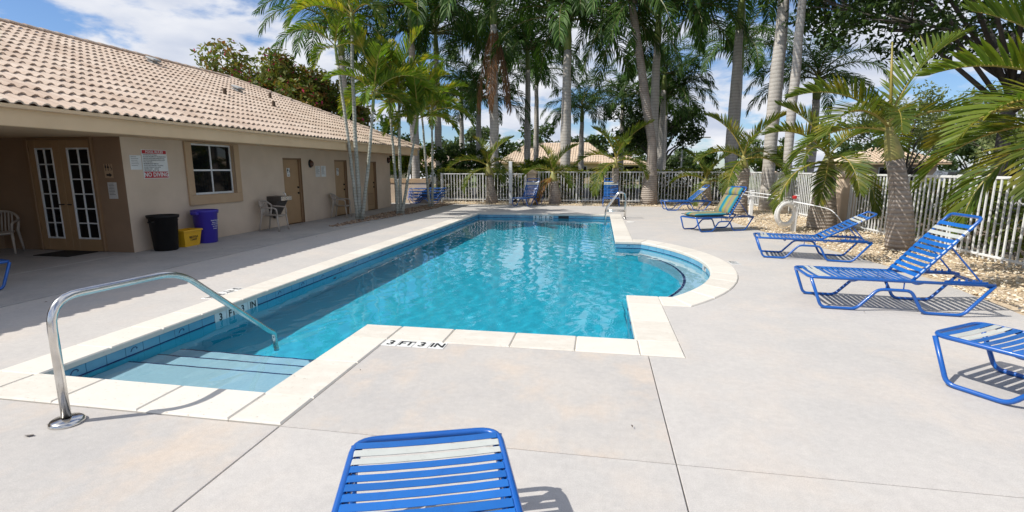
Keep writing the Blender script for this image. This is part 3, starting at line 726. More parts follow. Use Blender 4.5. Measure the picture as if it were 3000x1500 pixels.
# roof: tiles one by one
RS = .405; EX, EZ = -8.22, 2.60; RX = -15.0; RYE = 18.9; RY0 = -.7; EYE = 22.4
SLEN = math.hypot(1, RS)
def roof():
    b = MB()
    RZ = EZ + RS * (EX - RX)
    b.add([(EX + .02, RY0, EZ - .05), (EX + .02, EYE, EZ - .05), (RX, RYE, RZ - .05), (RX, RY0, RZ - .05)], [(0, 1, 2, 3)], 'roof_tile')
    bx = 2 * RX - EX
    b.add([(EX, EYE, EZ - .05), (bx, EYE, EZ - .05), (RX, RYE, RZ - .05)], [(0, 1, 2)], 'roof_tile')
    b.add([(bx, EYE, EZ - .05), (bx, RY0, EZ - .05), (RX, RY0, RZ - .05), (RX, RYE, RZ - .05)], [(0, 1, 2, 3)], 'roof_tile')
    b.add([(bx, RY0, EZ - .05), (EX + .02, RY0, EZ - .05), (RX, RY0, RZ - .05)], [(0, 1, 2)], 'stucco')
    rf = b.build('roof', house)
    TW, TE, TL = .185, .455, .49
    prof = [(-.5, .010), (-.40, .003), (-.22, .003), (-.12, .027), (.06, .047), (.24, .047), (.40, .029), (.5, .010)]
    sd_ = Vector((-1, 0, RS)).normalized(); up = Vector((RS, 0, 1)).normalized()
    def tile_geo():
        vs = []; fs = []; n = len(prof)
        for s, dz in ((0, .022), (TL, -.016)):
            for u, h in prof: vs.append(sd_ * s + Vector((0, u * TW, 0)) + up * (h + dz))
        for i in range(n - 1): fs.append((i, i + 1, n + i + 1, n + i))
        k = len(vs)
        for u, h in prof: vs.append(sd_ * .004 + Vector((0, u * TW, 0)) + up * (h + .022 - .026))
        for i in range(n - 1): fs.append((k + i, k + i + 1, i + 1, i))
        return vs, fs
    vs, fs = tile_geo()
    t = MB(); t.add(vs, fs, 'roof_tile'); me = t.mesh('roof_tile', False)
    cells = []; rows = int((EX - RX) * SLEN / TE) + 1
    for r in range(rows):
        s = r * TE; x = EX - s / SLEN; z = EZ + (s / SLEN) * RS
        if x < RX + .1: break
        yend = EYE - (EYE - RYE) * (EX - x) / (EX - RX)
        k = 0
        while True:
            y = RY0 + TW * (k + .5)
            if y + TW * .45 > yend: break
            cells.append((x, y, z)); k += 1
    fwd = Vector((-sin(R(9.9)), cos(R(9.9)), 0)); rgt = Vector((cos(R(9.9)), sin(R(9.9)), 0))
    def inview(c):
        d = Vector(c) - Vector((0, 0, 1.7)); f = d.dot(fwd); return f > .5 and d.dot(rgt) / f > -1.06
    near = sorted([c for c in cells if inview(c)], key=lambda c: Vector(c).length)[:300]; ns = set(near)
    for c in near:
        link('roof_tile', me, rf, (c[0], c[1], c[2] + random.uniform(0, .007)), (random.uniform(-.03, .03), random.uniform(-.01, .01), random.uniform(-.02, .02)))
    a = MB()
    for c in cells:
        if c in ns: continue
        o = Vector((c[0], c[1], c[2] + random.uniform(0, .009))); a.add([v + o for v in vs], fs, 'roof_tile')
    stuff(a.build('roof_tiles_beyond', rf))
    # ridge and hip caps
    cap = MB(); capr = [(.13 * cos(q), .085 * sin(q)) for q in [pi * k / 6 for k in range(7)]]
    def cap_geo():
        n = len(capr); v = [(0, y, z + .02) for y, z in capr] + [(.44, y * .88, z) for y, z in capr]
        return v, [(i, i + 1, n + i + 1, n + i) for i in range(n - 1)] + [tuple(range(n - 1, -1, -1))]
    v, f = cap_geo(); cap.add(v, f, 'roof_tile'); cme = cap.mesh('ridge_cap', False)
    def caps(a, c):
        a, c = Vector(a), Vector(c); d = c - a; n = int(d.length / .4); q = d.to_track_quat('X', 'Z').to_euler()
        for k in range(n): link('ridge_cap', cme, rf, a + d * (k / n), q)
    RZ = EZ + RS * (EX - RX)
    caps((RX, 3.5, RZ + .01), (RX, RYE + .2, RZ + .01)); caps((EX + .05, EYE + .05, EZ + .02), (RX, RYE, RZ + .01))
    # vents
    def at(y, s): x = EX - s / SLEN; return (x, y, EZ + RS * s / SLEN)
    for (y, s, r, h) in ((14.3, 3.55, .055, .22), (16.2, 3.2, .055, .20), (17.9, 4.6, .055, .22)):
        b = MB(); b.lathe([(r, 0), (r, h)], 'bark_brown', 10); b.build('vent_pipe', rf, False, at(y, s))
    for (y, s) in ((16.1, 4.6), (14.4, 6.3)):
        b = MB(); b.bbox((-.13, -.13, .02), (.13, .13, .08), 'lamp_metal', .01); b.bbox((-.16, -.16, .10), (.16, .16, .17), 'lamp_metal', .03)
        x, yy, z = at(y, s); b.build('roof_vent', rf, False, (x, yy, z + .02), (0, math.atan(RS), 0))
    # drip edge
    b = MB(); b.box((EX - .06, RY0, EZ - .045), (EX + .012, EYE - .02, EZ + .008), 'stucco_beam'); b.build('drip_edge', rf)
roof()

# signs on the wall
X = FXX + .004
t = thing('pool_rules_sign', 'pool rules sign with red bands reading POOL RULES and NO DIVING', 'sign', (X, 9.34, 1.80))
b = MB(); b.bbox((0, -.31, -.30), (.006, .31, .30), 'sign_white', .003); b.build('plate', t)
b = MB(); b.bbox((.0062, -.295, .215), (.0072, .295, .288), 'sign_red', .0003); b.build('header_band', t)
b = MB(); b.bbox((.0062, -.295, -.288), (.0072, .295, -.155), 'sign_red', .0003); b.build('footer_band', t)
put_text('POOL RULES', .072, 'sign_white', t, (.0084, 0, .251), 'X', bold=.0016, sx=1.05)
put_text('NO DIVING', .125, 'sign_white', t, (.0084, 0, -.222), 'X', bold=.003, sx=.92)
for k, s in enumerate(['SHOWER BEFORE ENTERING', 'NO GLASS OR ANIMALS IN THE FENCED POOL', 'AREA (OR 50 FEET FROM UNFENCED POOL)', 'NO FOOD OR BEVERAGES IN POOL OR ON',
                       'POOL WET DECK', 'MAXIMUM WATER TEMP 104 F', 'DO NOT USE THE POOL IF YOU ARE ILL', 'DO NOT SWALLOW THE WATER', 'BATHING LOAD      PERSONS', 'POOL HOURS    AM TO    PM']):
    put_text(s, .030, 'black_ink', t, (.0072, -.28, .19 - k * .0365), 'X', 'LEFT', bold=.0004, depth=.0004, sx=.88)
def notice(y, z, w, h, label, lines, m='paper', Xp=X, facing='X', title=None):
    loc = (Xp, y, z) if facing == 'X' else (y, Xp, z)
    t = thing('notice', label, 'notice', loc)
    if facing == '-Y': t.rotation_euler = (0, 0, R(-90))
    b = MB(); b.bbox((0, -w / 2, -h / 2), (.004, w / 2, h / 2), m, .001); b.build('sheet', t)
    if title: put_text(title, h * .10, 'black_ink', t, (.0046, 0, h * .36), 'X', bold=.0005, depth=.0003)
    b = MB()
    for k in range(lines):
        zz = h * (.26 if title else .38) - k * h * .72 / lines; q = random.uniform(.25, .42) * w
        b.add([(.0046, -w * .40, zz), (.0046, -w * .40 + 2 * q * .9, zz), (.0046, -w * .40 + 2 * q * .9, zz + h * .022), (.0046, -w * .40, zz + h * .022)], [(0, 1, 2, 3)], 'black_ink')
    b.build('printed_lines', t)
notice(8.885, 1.83, .26, .29, 'small white notice left of the pool rules sign', 6, 'sign_white')
notice(15.62, 1.62, .30, .36, 'left one of two white sheets by the wall lamp', 7)
notice(15.97, 1.62, .30, .37, 'right one of two white sheets by the wall lamp', 8, 'sign_white')
notice(-9.66, 1.27, .21, .33, 'printed sheet under the arrow sign on the porch wall', 8, Xp=8.594, facing='-Y')
notice(7.75, 1.65, .32, .30, 'upper of two sheets on the shaded porch wall', 6, Xp=-12.594)
notice(7.95, 1.33, .26, .32, 'lower of two sheets on the shaded porch wall', 6, Xp=-12.594)
t = thing('restroom_arrow_sign', 'restroom pictogram sign with black arrow beside the glass doors', 'sign', (-9.70, 8.594, 1.66), R(-90))
b = MB(); b.bbox((0, -.10, -.14), (.003, .10, .14), 'stucco_tan', .001); b.build('plate', t)
b = MB(); person_icon(b, -.06, .03, .32, .0036); person_icon(b, .0, .03, .32, .0036, True); wheel_icon(b, .055, .03, .32, .0036); b.build('pictogram', t)
b = MB(); b.add([(.0036, -.06, -.10), (.0036, .01, -.10), (.0036, .01, -.125), (.0036, .075, -.08), (.0036, .01, -.035), (.0036, .01, -.06), (.0036, -.06, -.06)], [tuple(range(7))], 'black_ink'); b.build('arrow', t)
# sconces
def sconce(y, z, label):
    t = thing('wall_lamp', label, 'lamp', (FXX + .001, y, z))
    b = MB(); b.lathe([(.13, 0), (.135, .03), (.12, .05)], 'black_plastic', 16, ey=.72); o = b.build('housing', t, True, None, (0, R(90), 0))
    b = MB(); b.lathe([(.105, .045), (.10, .08), (.07, .11), (.0, .12)], 'fixture_amber', 16, ey=.72, cap=False); b.build('lens', t, True, None, (0, R(90), 0))
sconce(15.18, 1.87, 'black oval wall lamp beside the first tan door'); sconce(21.35, 2.08, 'small dark wall lamp at the far building corner')
# drinking fountain
t = thing('drinking_fountain', 'wall mounted drinking fountain with steel front beside the tan door', 'drinking fountain', (FXX + .001, 13.12, 0))
b = MB()
b.add([(0, -.2, .38), (0, .2, .38), (.10, .2, .38), (.10, -.2, .38), (0, -.24, .80), (0, .24, .80), (.34, .24, .80), (.34, -.24, .80)], [(0, 3, 2, 1), (4, 5, 6, 7), (0, 1, 5, 4), (1, 2, 6, 5), (2, 3, 7, 6), (3, 0, 4, 7)], 'steel_dark'); b.build('cabinet', t)
b = MB(); b.bbox((0, -.25, .802), (.46, .25, .93), 'steel_dark', .01); b.build('basin', t)
b = MB(); b.bbox((.461, -.245, .81), (.468, .245, .925), 'steel', .003); o = b.build('front_panel', t)
b = MB(); b.lathe([(.025, 0), (.025, .012), (.015, .016), (0, .016)], 'steel', 12, cap=False); b.build('push_button', t, False, (.468, .02, .868), (0, R(90), 0))
b = MB(); b.tube(rounded([(.36, .12, .93), (.36, .12, 1.0), (.30, .10, 1.02)], .03), .014, 'steel', 8); b.build('spout', t)
b = MB(); b.lathe([(.05, .28), (.07, .34), (.07, .38)], 'steel_dark', 12, (.06, 0, 0)); b.build('drain', t)
# bins
t = thing('trash_can', 'large black round plastic trash can against the beige wall', 'trash can', (-9.0, 9.02, .012))
b = MB(); b.lathe([(.205, 0), (.22, .02), (.262, .67), (.285, .68), (.295, .71), (.295, .74), (.275, .74), (.26, .70), (.22, .1), (0, .08)], 'black_plastic', 28, cap=False); b.build('body', t, True)
for s in (-1, 1):
    b = MB(); b.tube(rounded([(-.06, s * .26, .63), (-.06, s * .32, .61), (.06, s * .32, .61), (.06, s * .26, .63)], .03), .014, 'black_plastic', 6); b.build('handle', t)
t = thing('recycling_box', 'yellow plastic recycling box between black and blue bins', 'recycling box', (-9.03, 9.60, .012), R(4))
b = MB(); lo, hi = [(-.13, -.22), (.13, -.22), (.13, .22), (-.13, .22)], [(-.17, -.27), (.17, -.27), (.17, .27), (-.17, .27)]
def frustum(b, lo, hi, z0, z1, m, inner=True):
    n = len(lo); v = [(x, y, z0) for x, y in lo] + [(x, y, z1) for x, y in hi]
    f = [(i, (i + 1) % n, n + (i + 1) % n, n + i) for i in range(n)] + [tuple(range(n - 1, -1, -1))]
    b.add(v, f, m)
    if inner:
        v = [(x * .95, y * .95, z0 + .02) for x, y in lo] + [(x * .95, y * .95, z1) for x, y in hi]; b.add(v, [(i, n + i, n + (i + 1) % n, (i + 1) % n) for i in range(n)] + [tuple(range(n))], m)
frustum(b, lo, hi, 0, .34, 'yellow_plastic'); b.build('box', t)
b = MB()
for (p, q) in (((-.19, -.29), (.19, -.255)), ((-.19, .255), (.19, .29)), ((-.19, -.255), (-.16, .255)), ((.16, -.255), (.19, .255))): b.bbox((*p, .325), (*q, .365), 'yellow_plastic', .006)
b.build('rim', t)
M = put_text('RECYCLE', .062, 'black_ink', t, (.161, .02, .20), 'X', bold=.0015); M.rotation_euler.y += 0
put_text('NOW', .05, 'black_ink', t, (.155, .05, .14), 'X', bold=.001)
b = MB()
for k in range(3):
    a0 = 2 * pi * k / 3 + .5
    p = [(.153, -.045 + .028 * cos(a0 + d) * s_, .14 + .028 * sin(a0 + d) * s_) for d, s_ in ((0, 1), (.8, 1), (1.3, 1), (1.3, .6), (.8, .6), (0, .6))]; b.add(p, [tuple(range(6))], 'black_ink')
b.build('recycling_symbol', t)
t = thing('recycling_bin', 'round blue plastic recycling bin with white print', 'recycling bin', (-9.0, 10.16, .012))
b = MB(); b.lathe([(.20, 0), (.215, .02), (.255, .68), (.275, .70), (.285, .72), (.285, .755), (.27, .76), (.25, .72), (.21, .1), (0, .08)], 'bin_blue', 28, cap=False); b.build('body', t, True)
for s in (-1, 1):
    b = MB(); b.bbox((-.09, s * .30 - .045, .655), (.09, s * .30 + .045, .735), 'bin_blue', .02); b.build('handle', t)
for k, (s, z) in enumerate((('Please Recycle', .52), ('PAPER  CANS', .47), ('BOTTLES ONLY', .43), ('NO TRASH', .38), ('THANKS', .33))):
    put_text(s, .040 if k == 0 else .028, 'sign_white', t, (.247 - (.52 - z) * .06, 0, z), 'X', bold=.0005)
b = MB(); b.bbox((-.42, -.3, 0), (.42, .3, .012), 'rubber', .004); tag(b.build('door_mat', None, False, (-10.55, 8.22, .015)), 'black door mat in front of the glass doors', 'mat')

# low garden wall beyond the building
t = thing('low_wall', 'low stucco wall with tan cap band by the stacked loungers', 'wall', (0, 0, 0))
b = MB(); b.bbox((-9.84, 24.0, 0), (-8.44, 24.2, 1.0), 'stucco', .01); b.build('wall', t)
b = MB(); b.bbox((-9.87, 23.97, 1.0), (-8.41, 24.23, 1.22), 'stucco_tan', .012); b.build('cap_band', t)
t = thing('low_wall', 'short piece of low wall beside the far building corner', 'wall', (0, 0, 0))
b = MB(); b.bbox((-13.4, 24.0, 0), (-10.2, 24.2, 1.0), 'stucco', .01); b.build('wall', t)
b = MB(); b.bbox((-13.43, 23.97, 1.0), (-10.17, 24.23, 1.22), 'stucco_tan', .012); b.build('cap_band', t)
t = thing('gate', 'narrow white bar gate in the low wall', 'gate', (0, 0, 0))
for x in (-10.14, -10.07, -10.0, -9.93): b = MB(); b.tube([(x, 24.1, .06), (x, 24.1, 1.2)], .014, 'white_paint', 6); b.build('bar', t)
b = MB(); b.box((-10.17, 24.08, 1.17), (-9.88, 24.12, 1.2), 'white_paint'); b.build('rail', t)

# ------------------------------------------------------------------ fences
def fence(a, c, label, h=1.56, pitch=.152, posts=2.1, skip_end=False):
    a, c = Vector((*a, 0)), Vector((*c, 0)); d = c - a; L = d.length; ang = math.atan2(d.y, d.x)
    t = thing('picket_fence', label, 'fence', a, ang, 'white picket fences around the pool')
    pk = MB(); pk.bbox((-.016, -.012, .06), (.016, .012, h - .04), 'white_paint', .002); me = pk.mesh('picket')
    n = int(L / pitch); np_ = max(1, round(L / posts))
    pm = MB(); pm.bbox((-.032, -.032, -.04), (.032, .032, h + .02), 'white_paint', .005); pme = pm.mesh('post')
    px = [L * k / np_ for k in range(np_ + 1)]
    for x in px: link('post', pme, t, (x, 0, 0))
    for k in range(n):
        x = (k + .5) * L / n
        if min(abs(x - q) for q in px) > .06: link('picket', me, t, (x + random.uniform(-.003, .003), random.uniform(-.003, .003), random.uniform(-.004, .004)), (random.uniform(-.003, .003), random.uniform(-.006, .006), random.uniform(-.1, .1)))
    for z0, z1 in ((h - .05, h), (.11, .15)):
        r = MB(); r.bbox((0, -.024, z0), (L, .024, z1), 'white_paint', .004); r.build('rail', t)
FY = 25.6; FXR = 7.05
fence((-8.25, FY), (-3.75, FY), 'white picket fence run from low wall to the far left pillar', 1.47)
fence((-3.1, FY), (6.62, FY), 'white picket fence run behind the far loungers', 1.57)
fence((FXR, 22.62), (FXR, 16.25), 'white picket fence run on the right between the two right pillars', 1.57)
fence((FXR, 15.75), (FXR, 2.8), 'long white picket fence run behind the swollen palm trunk on the right', 1.57)
fence((6.72, FY - .1), (FXR, 23.05), 'short white picket fence run at the far right corner', 1.57)
def pillar(x, y, label, h=1.62, w=.44):
    t = thing('fence_pillar', label, 'pillar', (x, y, 0), 0, 'stucco fence pillars')
    b = MB(); b.bbox((-w / 2, -w / 2, -.05), (w / 2, w / 2, h - .16), 'stucco', .015); b.build('shaft', t)
    b = MB(); b.bbox((-w / 2 - .05, -w / 2 - .05, h - .16), (w / 2 + .05, w / 2 + .05, h - .06), 'stucco', .015); o = b.build('cap', t)
    q = w / 2 + .02; b = MB(); b.add([(-q, -q, h - .06), (q, -q, h - .06), (q, q, h - .06), (-q, q, h - .06), (0, 0, h + .06)], [(0, 1, 4), (1, 2, 4), (2, 3, 4), (3, 0, 4)], 'stucco'); b.build('pyramid_top', o)
pillar(-3.42, FY, 'stucco pillar behind the dark blue lounger')
pillar(FXR, 22.84, 'stucco pillar at the far right behind the life ring')
pillar(FXR, 16.0, 'stucco pillar on the right beside the fat palm trunk')

# white post with hose
t = thing('hose_post', 'tall square white post standing in front of the far fence', 'post', (-4.32, 24.35, 0))
b = MB(); b.bbox((-.075, -.075, -.05), (.075, .075, 2.06), 'white_paint', .008); b.build('post', t)
b = MB(); b.tube(rounded([(0, -.08, .62), (0, -.14, .62), (0, -.14, .56)], .02), .02, 'black_plastic', 8); b.build('tap', t)
t = thing('garden_hose', 'coiled black garden hose hanging behind the white post', 'hose', (-4.22, 24.5, 0))
b = MB(); pts = []
for k in range(150):
    a = k / 150 * 2 * pi * 6; r = .30 + .03 * sin(a * .37); pts.append((r * .75 * sin(a), .03 * cos(a * .5) + .012 * (k % 25) / 25, .50 + r * 1.25 * cos(a)))
b.tube(pts, .016, 'hose', 6); b.build('coil', t)
b = MB(); b.tube([(.05, .0, .14), (.25, -.1, -.02), (.5, -.2, 0), (.7, -.15, 0)], .016, 'hose', 6); b.build('loose_end', t)

# ------------------------------------------------------------------ strap loungers
LH, LW, LL, HX, BL = .385, .70, 1.90, 1.12, .95
def make_lounger():
    t = thing('strap_lounger', 'x', 'lounger')
    y = LW / 2; r = .019
    b = MB(); b.tube(rounded([(LL, -y, LH), (0, -y, LH), (0, y, LH), (LL, y, LH)], .11, 6), r, 'blue_frame', 9); b.build('seat_frame', t, True)
    for s in (-1, 1):
        b = MB(); z = r
        b.tube(rounded([(.02, s * y, LH - .01), (.15, s * (y + .02), z), (.53, s * (y + .02), z), (.75, s * (y + .005), .275), (1.09, s * (y + .005), .275), (1.22, s * (y + .02), z), (1.62, s * (y + .02), z), (LL, s * y, LH - .005)], .06, 4), r, 'blue_frame', 9); b.build('leg_frame', t, True)
        for x in (.83, 1.01):
            b = MB(); b.tube([(x, s * y, .277), (x, s * y, LH - .01)], .007, 'blue_frame', 6); b.build('strut', t, True)
    for x in (.52, 1.2):
        b = MB(); b.tube(rounded([(x, -y, LH - .012), (x, -y * .6, LH - .06), (x, y * .6, LH - .06), (x, y, LH - .012)], .1), .010, 'blue_frame', 7); b.build('crossbar', t, True)
    b = MB(); b.tube([(LL - .04, -y, LH - .03), (LL - .04, y, LH - .03)], .012, 'blue_frame', 7); b.build('rear_bar', t, True)
    def strap(m, w=.048):
        b = MB(); yo = y + r + .003; h = .0025
        prof = [(-yo + .012, -.018), (-yo - .0005, -.010), (-yo - .0005, .010), (-yo + .010, .0185), (-.2, .0135), (0, .0115), (.2, .0135), (yo - .010, .0185), (yo + .0005, .010), (yo + .0005, -.010), (yo - .012, -.018)]
        vs = [(sx * w / 2, q, zz) for q, zz in prof for sx in (-1, 1)]; n = len(prof)
        fs = [(2 * i, 2 * i + 1, 2 * i + 3, 2 * i + 2) for i in range(n - 1)]
        vi = [(x * .98, q * .993, zz - .003) for x, q, zz in vs]; k = len(vs); fs2 = [(k + a, k + c2, k + d, k + e) for a, e, d, c2 in fs]
        ed = []
        for i in range(n - 1): ed += [(2 * i, 2 * i + 2, k + 2 * i + 2, k + 2 * i), (2 * i + 1, k + 2 * i + 1, k + 2 * i + 3, 2 * i + 3)]
        b.add(vs + vi, fs + fs2 + ed, m); return b.mesh('strap', False)
    for s in (-1, 1):
        b = MB(); b.tube([(.05, s * (y - .032), LH), (HX, s * (y - .032), LH)], .011, 'blue_frame', 7); b.build('strap_rail', t, True)
    sb, sg = strap('blue_strap'), strap('grey_strap')
    n = 17
    for k in range(n):
        x = .075 + k * (HX - .09) / (n - 1)
        q_ = link('strap', sg if k in (1, 2) else sb, t, (x + random.uniform(-.003, .003), random.uniform(-.001, .001), LH), (0, random.uniform(-.05, .05), random.uniform(-.007, .007))); q_.scale.y = .925
    bk = MB(); yb = y - .035
    bk.tube(rounded([(-.02, -yb, .01), (BL, -yb, .01), (BL, yb, .01), (-.02, yb, .01)], .07, 5), r, 'blue_frame', 9)
    back = bk.build('backrest', t, True, (HX, 0, LH + .012))
    m = 11
    for k in range(m):
        x = .06 + k * (BL - .21) / (m - 1)
        o = link('strap', sg if k in (m - 2, m - 3) else sb, back, (x, 0, .012)); o.scale.y = yb / y * 1.003
    return t
def set_back(t, ang):
    for o in t.children:
        if o.name.startswith('backrest'): o.rotation_euler = (0, -R(ang), 0)
    # support bar from the back down to the rear rail
    x = HX + .55 * cos(R(ang)); z = LH + .55 * sin(R(ang)) - .02; y = LW / 2 - .06
    b = MB(); xe = min(LL - .05, HX + .68)
    if ang > 8: b.tube(rounded([(x, -y, z), (xe, -y, LH + .01), (xe, y, LH + .01), (x, y, z)], .03), .010, 'blue_frame', 7)
    for s in (-1, 1):
        b.box((HX + .30, s * (y + .035) - .006, LH + .012), (LL - .06, s * (y + .035) + .006, LH + .032), 'blue_frame')
        for k in range(5): b.box((HX + .36 + k * .07, s * (y + .035) - .005, LH + .030), (HX + .38 + k * .07, s * (y + .035) + .005, LH + .055), 'blue_frame')
    b.build('support_bar', t, False)
proto = make_lounger()
spots = [  # x, y of the foot end, heading, back angle, label
    (2.62, 6.93, -5, 52, 'blue strap lounger nearest the gravel with raised back and striped shadow'),
    (3.10, 10.66, -12.5, 31, 'blue strap lounger with low back in front of the swollen palm trunk'),
    (2.42, 14.38, 27, 57, 'blue lounger carrying the striped cushion'),
    (2.58, 21.75, 5, 42, 'blue strap lounger far right with back raised beside the small fat palm'),
    (.53, 23.15, 90, 62, 'blue strap lounger facing the camera behind the pool ladder'),
    (-3.62, 22.55, 72, 62, 'dark blue strap lounger in palm shade before the fence pillar'),
    (2.98, 4.60, -56, 45, 'blue strap lounger cut off by the right picture edge'),
    (-.81, 2.20, -71, 30, 'blue strap lounger cut off by the bottom picture edge'),
    (-8.62, 5.75, -100, 40, 'blue lounger just showing at the left edge in porch shade'),
]
first = True
LOUNG = []
for x, y, a, bk, lab in spots:
    o = proto if first else copy_tree(proto); first = False
    LOUNG.append((o, bk)); o.location = (x, y, .0); o.rotation_euler = (0, 0, R(a)); tag(o, lab, 'lounger', 'blue strap loungers around the pool')
flat = copy_tree(proto); stack_src = flat
for o, bk in LOUNG: set_back(o, bk)
LOUNG[-1][0].location.z = .012
names = ['bottom lounger of the dark blue stack by the low wall', 'second lounger up in the dark blue stack by the low wall', 'third lounger up in the dark blue stack by the low wall', 'top lounger of the dark blue stack by the low wall']
for k in range(4):
    o = flat if k == 0 else copy_tree(flat)
    o.location = (-9.3 + .03 * k, 23.6 - .02 * k, .012 + k * .135); o.rotation_euler = (0, 0, R(8 + (k % 2) * 3)); o.scale = (.86, .86, .86)
    tag(o, names[k], 'lounger', 'stacked loungers by the low wall')
# striped cushion on the third lounger
def cushion():
    t = thing('lounger_cushion', 'striped teal and olive cushion lying on a blue lounger', 'cushion', (2.42, 14.38, 0), R(27))
    bk = R(57); th = .075; w = .31
    def pad(x0, x1, name, th, loc, rot, nx=10):
        b = MB(); vs = []; fs = []; ny = 8
        for side in (1, -1):
            for i in range(nx + 1):
                for j in range(ny + 1):
                    u = i / nx; v = j / ny; e = min(1, min(u, 1 - u) * nx * .55) * min(1, min(v, 1 - v) * ny * .55)
                    z = th / 2 + side * th / 2 * (e ** .45) * (1 + .05 * sin(u * 9 + v * 4)); vs.append((x0 + (x1 - x0) * u, -w + 2 * w * v, z))
        q = (nx + 1) * (ny + 1)
        for i in range(nx):
            for j in range(ny):
                a = i * (ny + 1) + j; fs.append((a, a + ny + 1, a + ny + 2, a + 1)); fs.append((q + a, q + a + 1, q + a + ny + 2, q + a + ny + 1))
        b.add(vs, fs, 'cushion'); o = b.build(name, t, True, loc, rot)
        p = MB(); c = [(x0, -w, th / 2), (x1, -w, th / 2), (x1, w, th / 2), (x0, w, th / 2), (x0, -w, th / 2)]
        p.tube(c, .007, 'cushion_piping', 5); p.build('piping', o); return o
    z0 = LH + .022
    pad(.0, HX - .02, 'seat_pad', .115, (0, 0, z0), None, 14)
    pad(.05, .62, 'back_pad', .11, (HX, 0, z0 + .025), (0, -bk, 0), 10)
    pad(.63, .86, 'head_pillow', .13, (HX, 0, z0 + .025), (0, -bk, 0), 6)
cushion()

# ------------------------------------------------------------------ handrails, ladder
t = thing('pool_handrail', 'bent steel handrail at the near pool steps', 'handrail', (0, 0, 0))
b = MB(); xr = -3.52
b.tube(rounded([(xr, 2.58, .0), (xr, 2.585, .865), (xr, 3.62, .835), (xr, 4.70, -.04), (xr, 4.78, -.09), (xr, 4.80, -.60)], .20, 7), .0275, 'steel', 16); b.build('rail', t, True)
b = MB(); b.lathe([(.10, 0), (.10, .018), (.085, .03), (.03, .036)], 'steel', 24, (xr, 2.58, .001), cap=False); b.build('flange', t, True)
t = thing('pool_ladder', 'steel pool ladder at the far right pool corner', 'ladder', (0, 0, 0))
for y in (17.45, 17.98):
    b = MB(); b.tube(rounded([(.22, y, -.75), (.22, y, .30), (.64, y, .90), (.84, y, .90), (.90, y, .70), (.88, y, 0)], .12, 6), .024, 'steel', 10); b.build('rail', t, True)
    b = MB(); b.tube([(.22, y, .27), (.885, y, .27)], .018, 'steel', 8); b.build('brace', t, True)
    b = MB(); b.lathe([(.06, .012), (.06, .02), (.03, .03)], 'steel', 16, (.88, y, 0), cap=False); b.build('flange', t, True)
for z in (-.4, -.65): b = MB(); b.bbox((.17, 17.45, z), (.27, 17.98, z + .03), 'white_plastic', .008); b.build('tread', t)

# ------------------------------------------------------------------ safety gear
t = thing('life_ring', 'white life ring hanging on a short white post', 'life ring', (4.96, 14.50, .50), R(25))
b = MB(); RR, rr = .285, .07
vs = []; fs = []; n, k = 32, 12
for i in range(n):
    for j in range(k):
        a = 2 * pi * i / n; c = 2 * pi * j / k; vs.append(((RR + rr * cos(c)) * cos(a), rr * .8 * sin(c), (RR + rr * cos(c)) * sin(a)))
for i in range(n):
    for j in range(k): fs.append((i * k + j, ((i + 1) % n) * k + j, ((i + 1) % n) * k + (j + 1) % k, i * k + (j + 1) % k))
b.add(vs, fs, 'white_plastic'); b.build('ring', t, True)
b = MB()
for q in range(4):
    a0 = pi / 4 + q * pi / 2; pts = []
    for s in range(9):
        a = a0 + s / 8 * pi / 2; rad = .362 + .03 * sin(pi * s / 8); pts.append((rad * cos(a), -.02, rad * sin(a)))
    b.tube(pts, .008, 'ring_rope', 6)
b.build('grab_rope', t, True)
b = MB()
for q in range(4):
    a0 = pi / 4 + q * pi / 2
    b.lathe([(.0705, -.03), (.0705, .03)], 'ring_rope', 10, cap=False) if False else None
    pts = [((RR + .069 * cos(c)) * cos(a0), .069 * .85 * sin(c), (RR + .069 * cos(c)) * sin(a0)) for c in [2 * pi * s / 10 for s in range(11)]]; b.tube(pts, .008, 'ring_rope', 5)
b.build('band', t)
def gear_post(x, y, label):
    t = thing('gear_post', label, 'post', (x, y, 0), 0, 'short white posts holding the rescue pole')
    b = MB(); b.bbox((-.055, -.055, -.05), (.055, .055, .98), 'white_paint', .01); b.build('post', t)
    b = MB(); b.bbox((-.065, -.065, .98), (.065, .065, 1.01), 'white_paint', .008); b.build('cap', t)
    b = MB(); b.bbox((-.12, -.075, .78), (-.055, .075, .82), 'white_paint', .006); b.build('bracket', t)
gear_post(5.22, 14.62, 'short white post beside the life ring'); gear_post(4.92, 17.55, 'short white post behind the striped cushion lounger')
t = thing('rescue_pole', 'long thin white rescue pole with hook across two white posts', 'pole', (0, 0, 0))
b = MB(); b.tube([(4.60, 19.6, .86), (5.12, 14.75, .84), (5.28, 13.6, .80)], .016, 'white_paint', 8); b.build('pole', t, True)
b = MB(); b.tube(rounded([(5.28, 13.6, .80), (5.45, 13.0, .75), (5.62, 12.75, .45), (5.70, 12.7, .05)], .25, 5), .010, 'white_paint', 7); b.build('hook', t, True)
t = thing('skimmer_pole', 'second thin white pole resting above the rescue pole', 'pole', (0, 0, 0))
b = MB(); b.tube([(4.62, 19.2, .97), (5.14, 14.55, .935)], .014, 'white_paint', 8); b.build('pole', t, True)
b = MB(); b.bbox((-.05, -.05, -.04), (.05, .05, .05), 'red_plastic', .02); b.build('grip', t, False, (5.14, 14.52, .95))

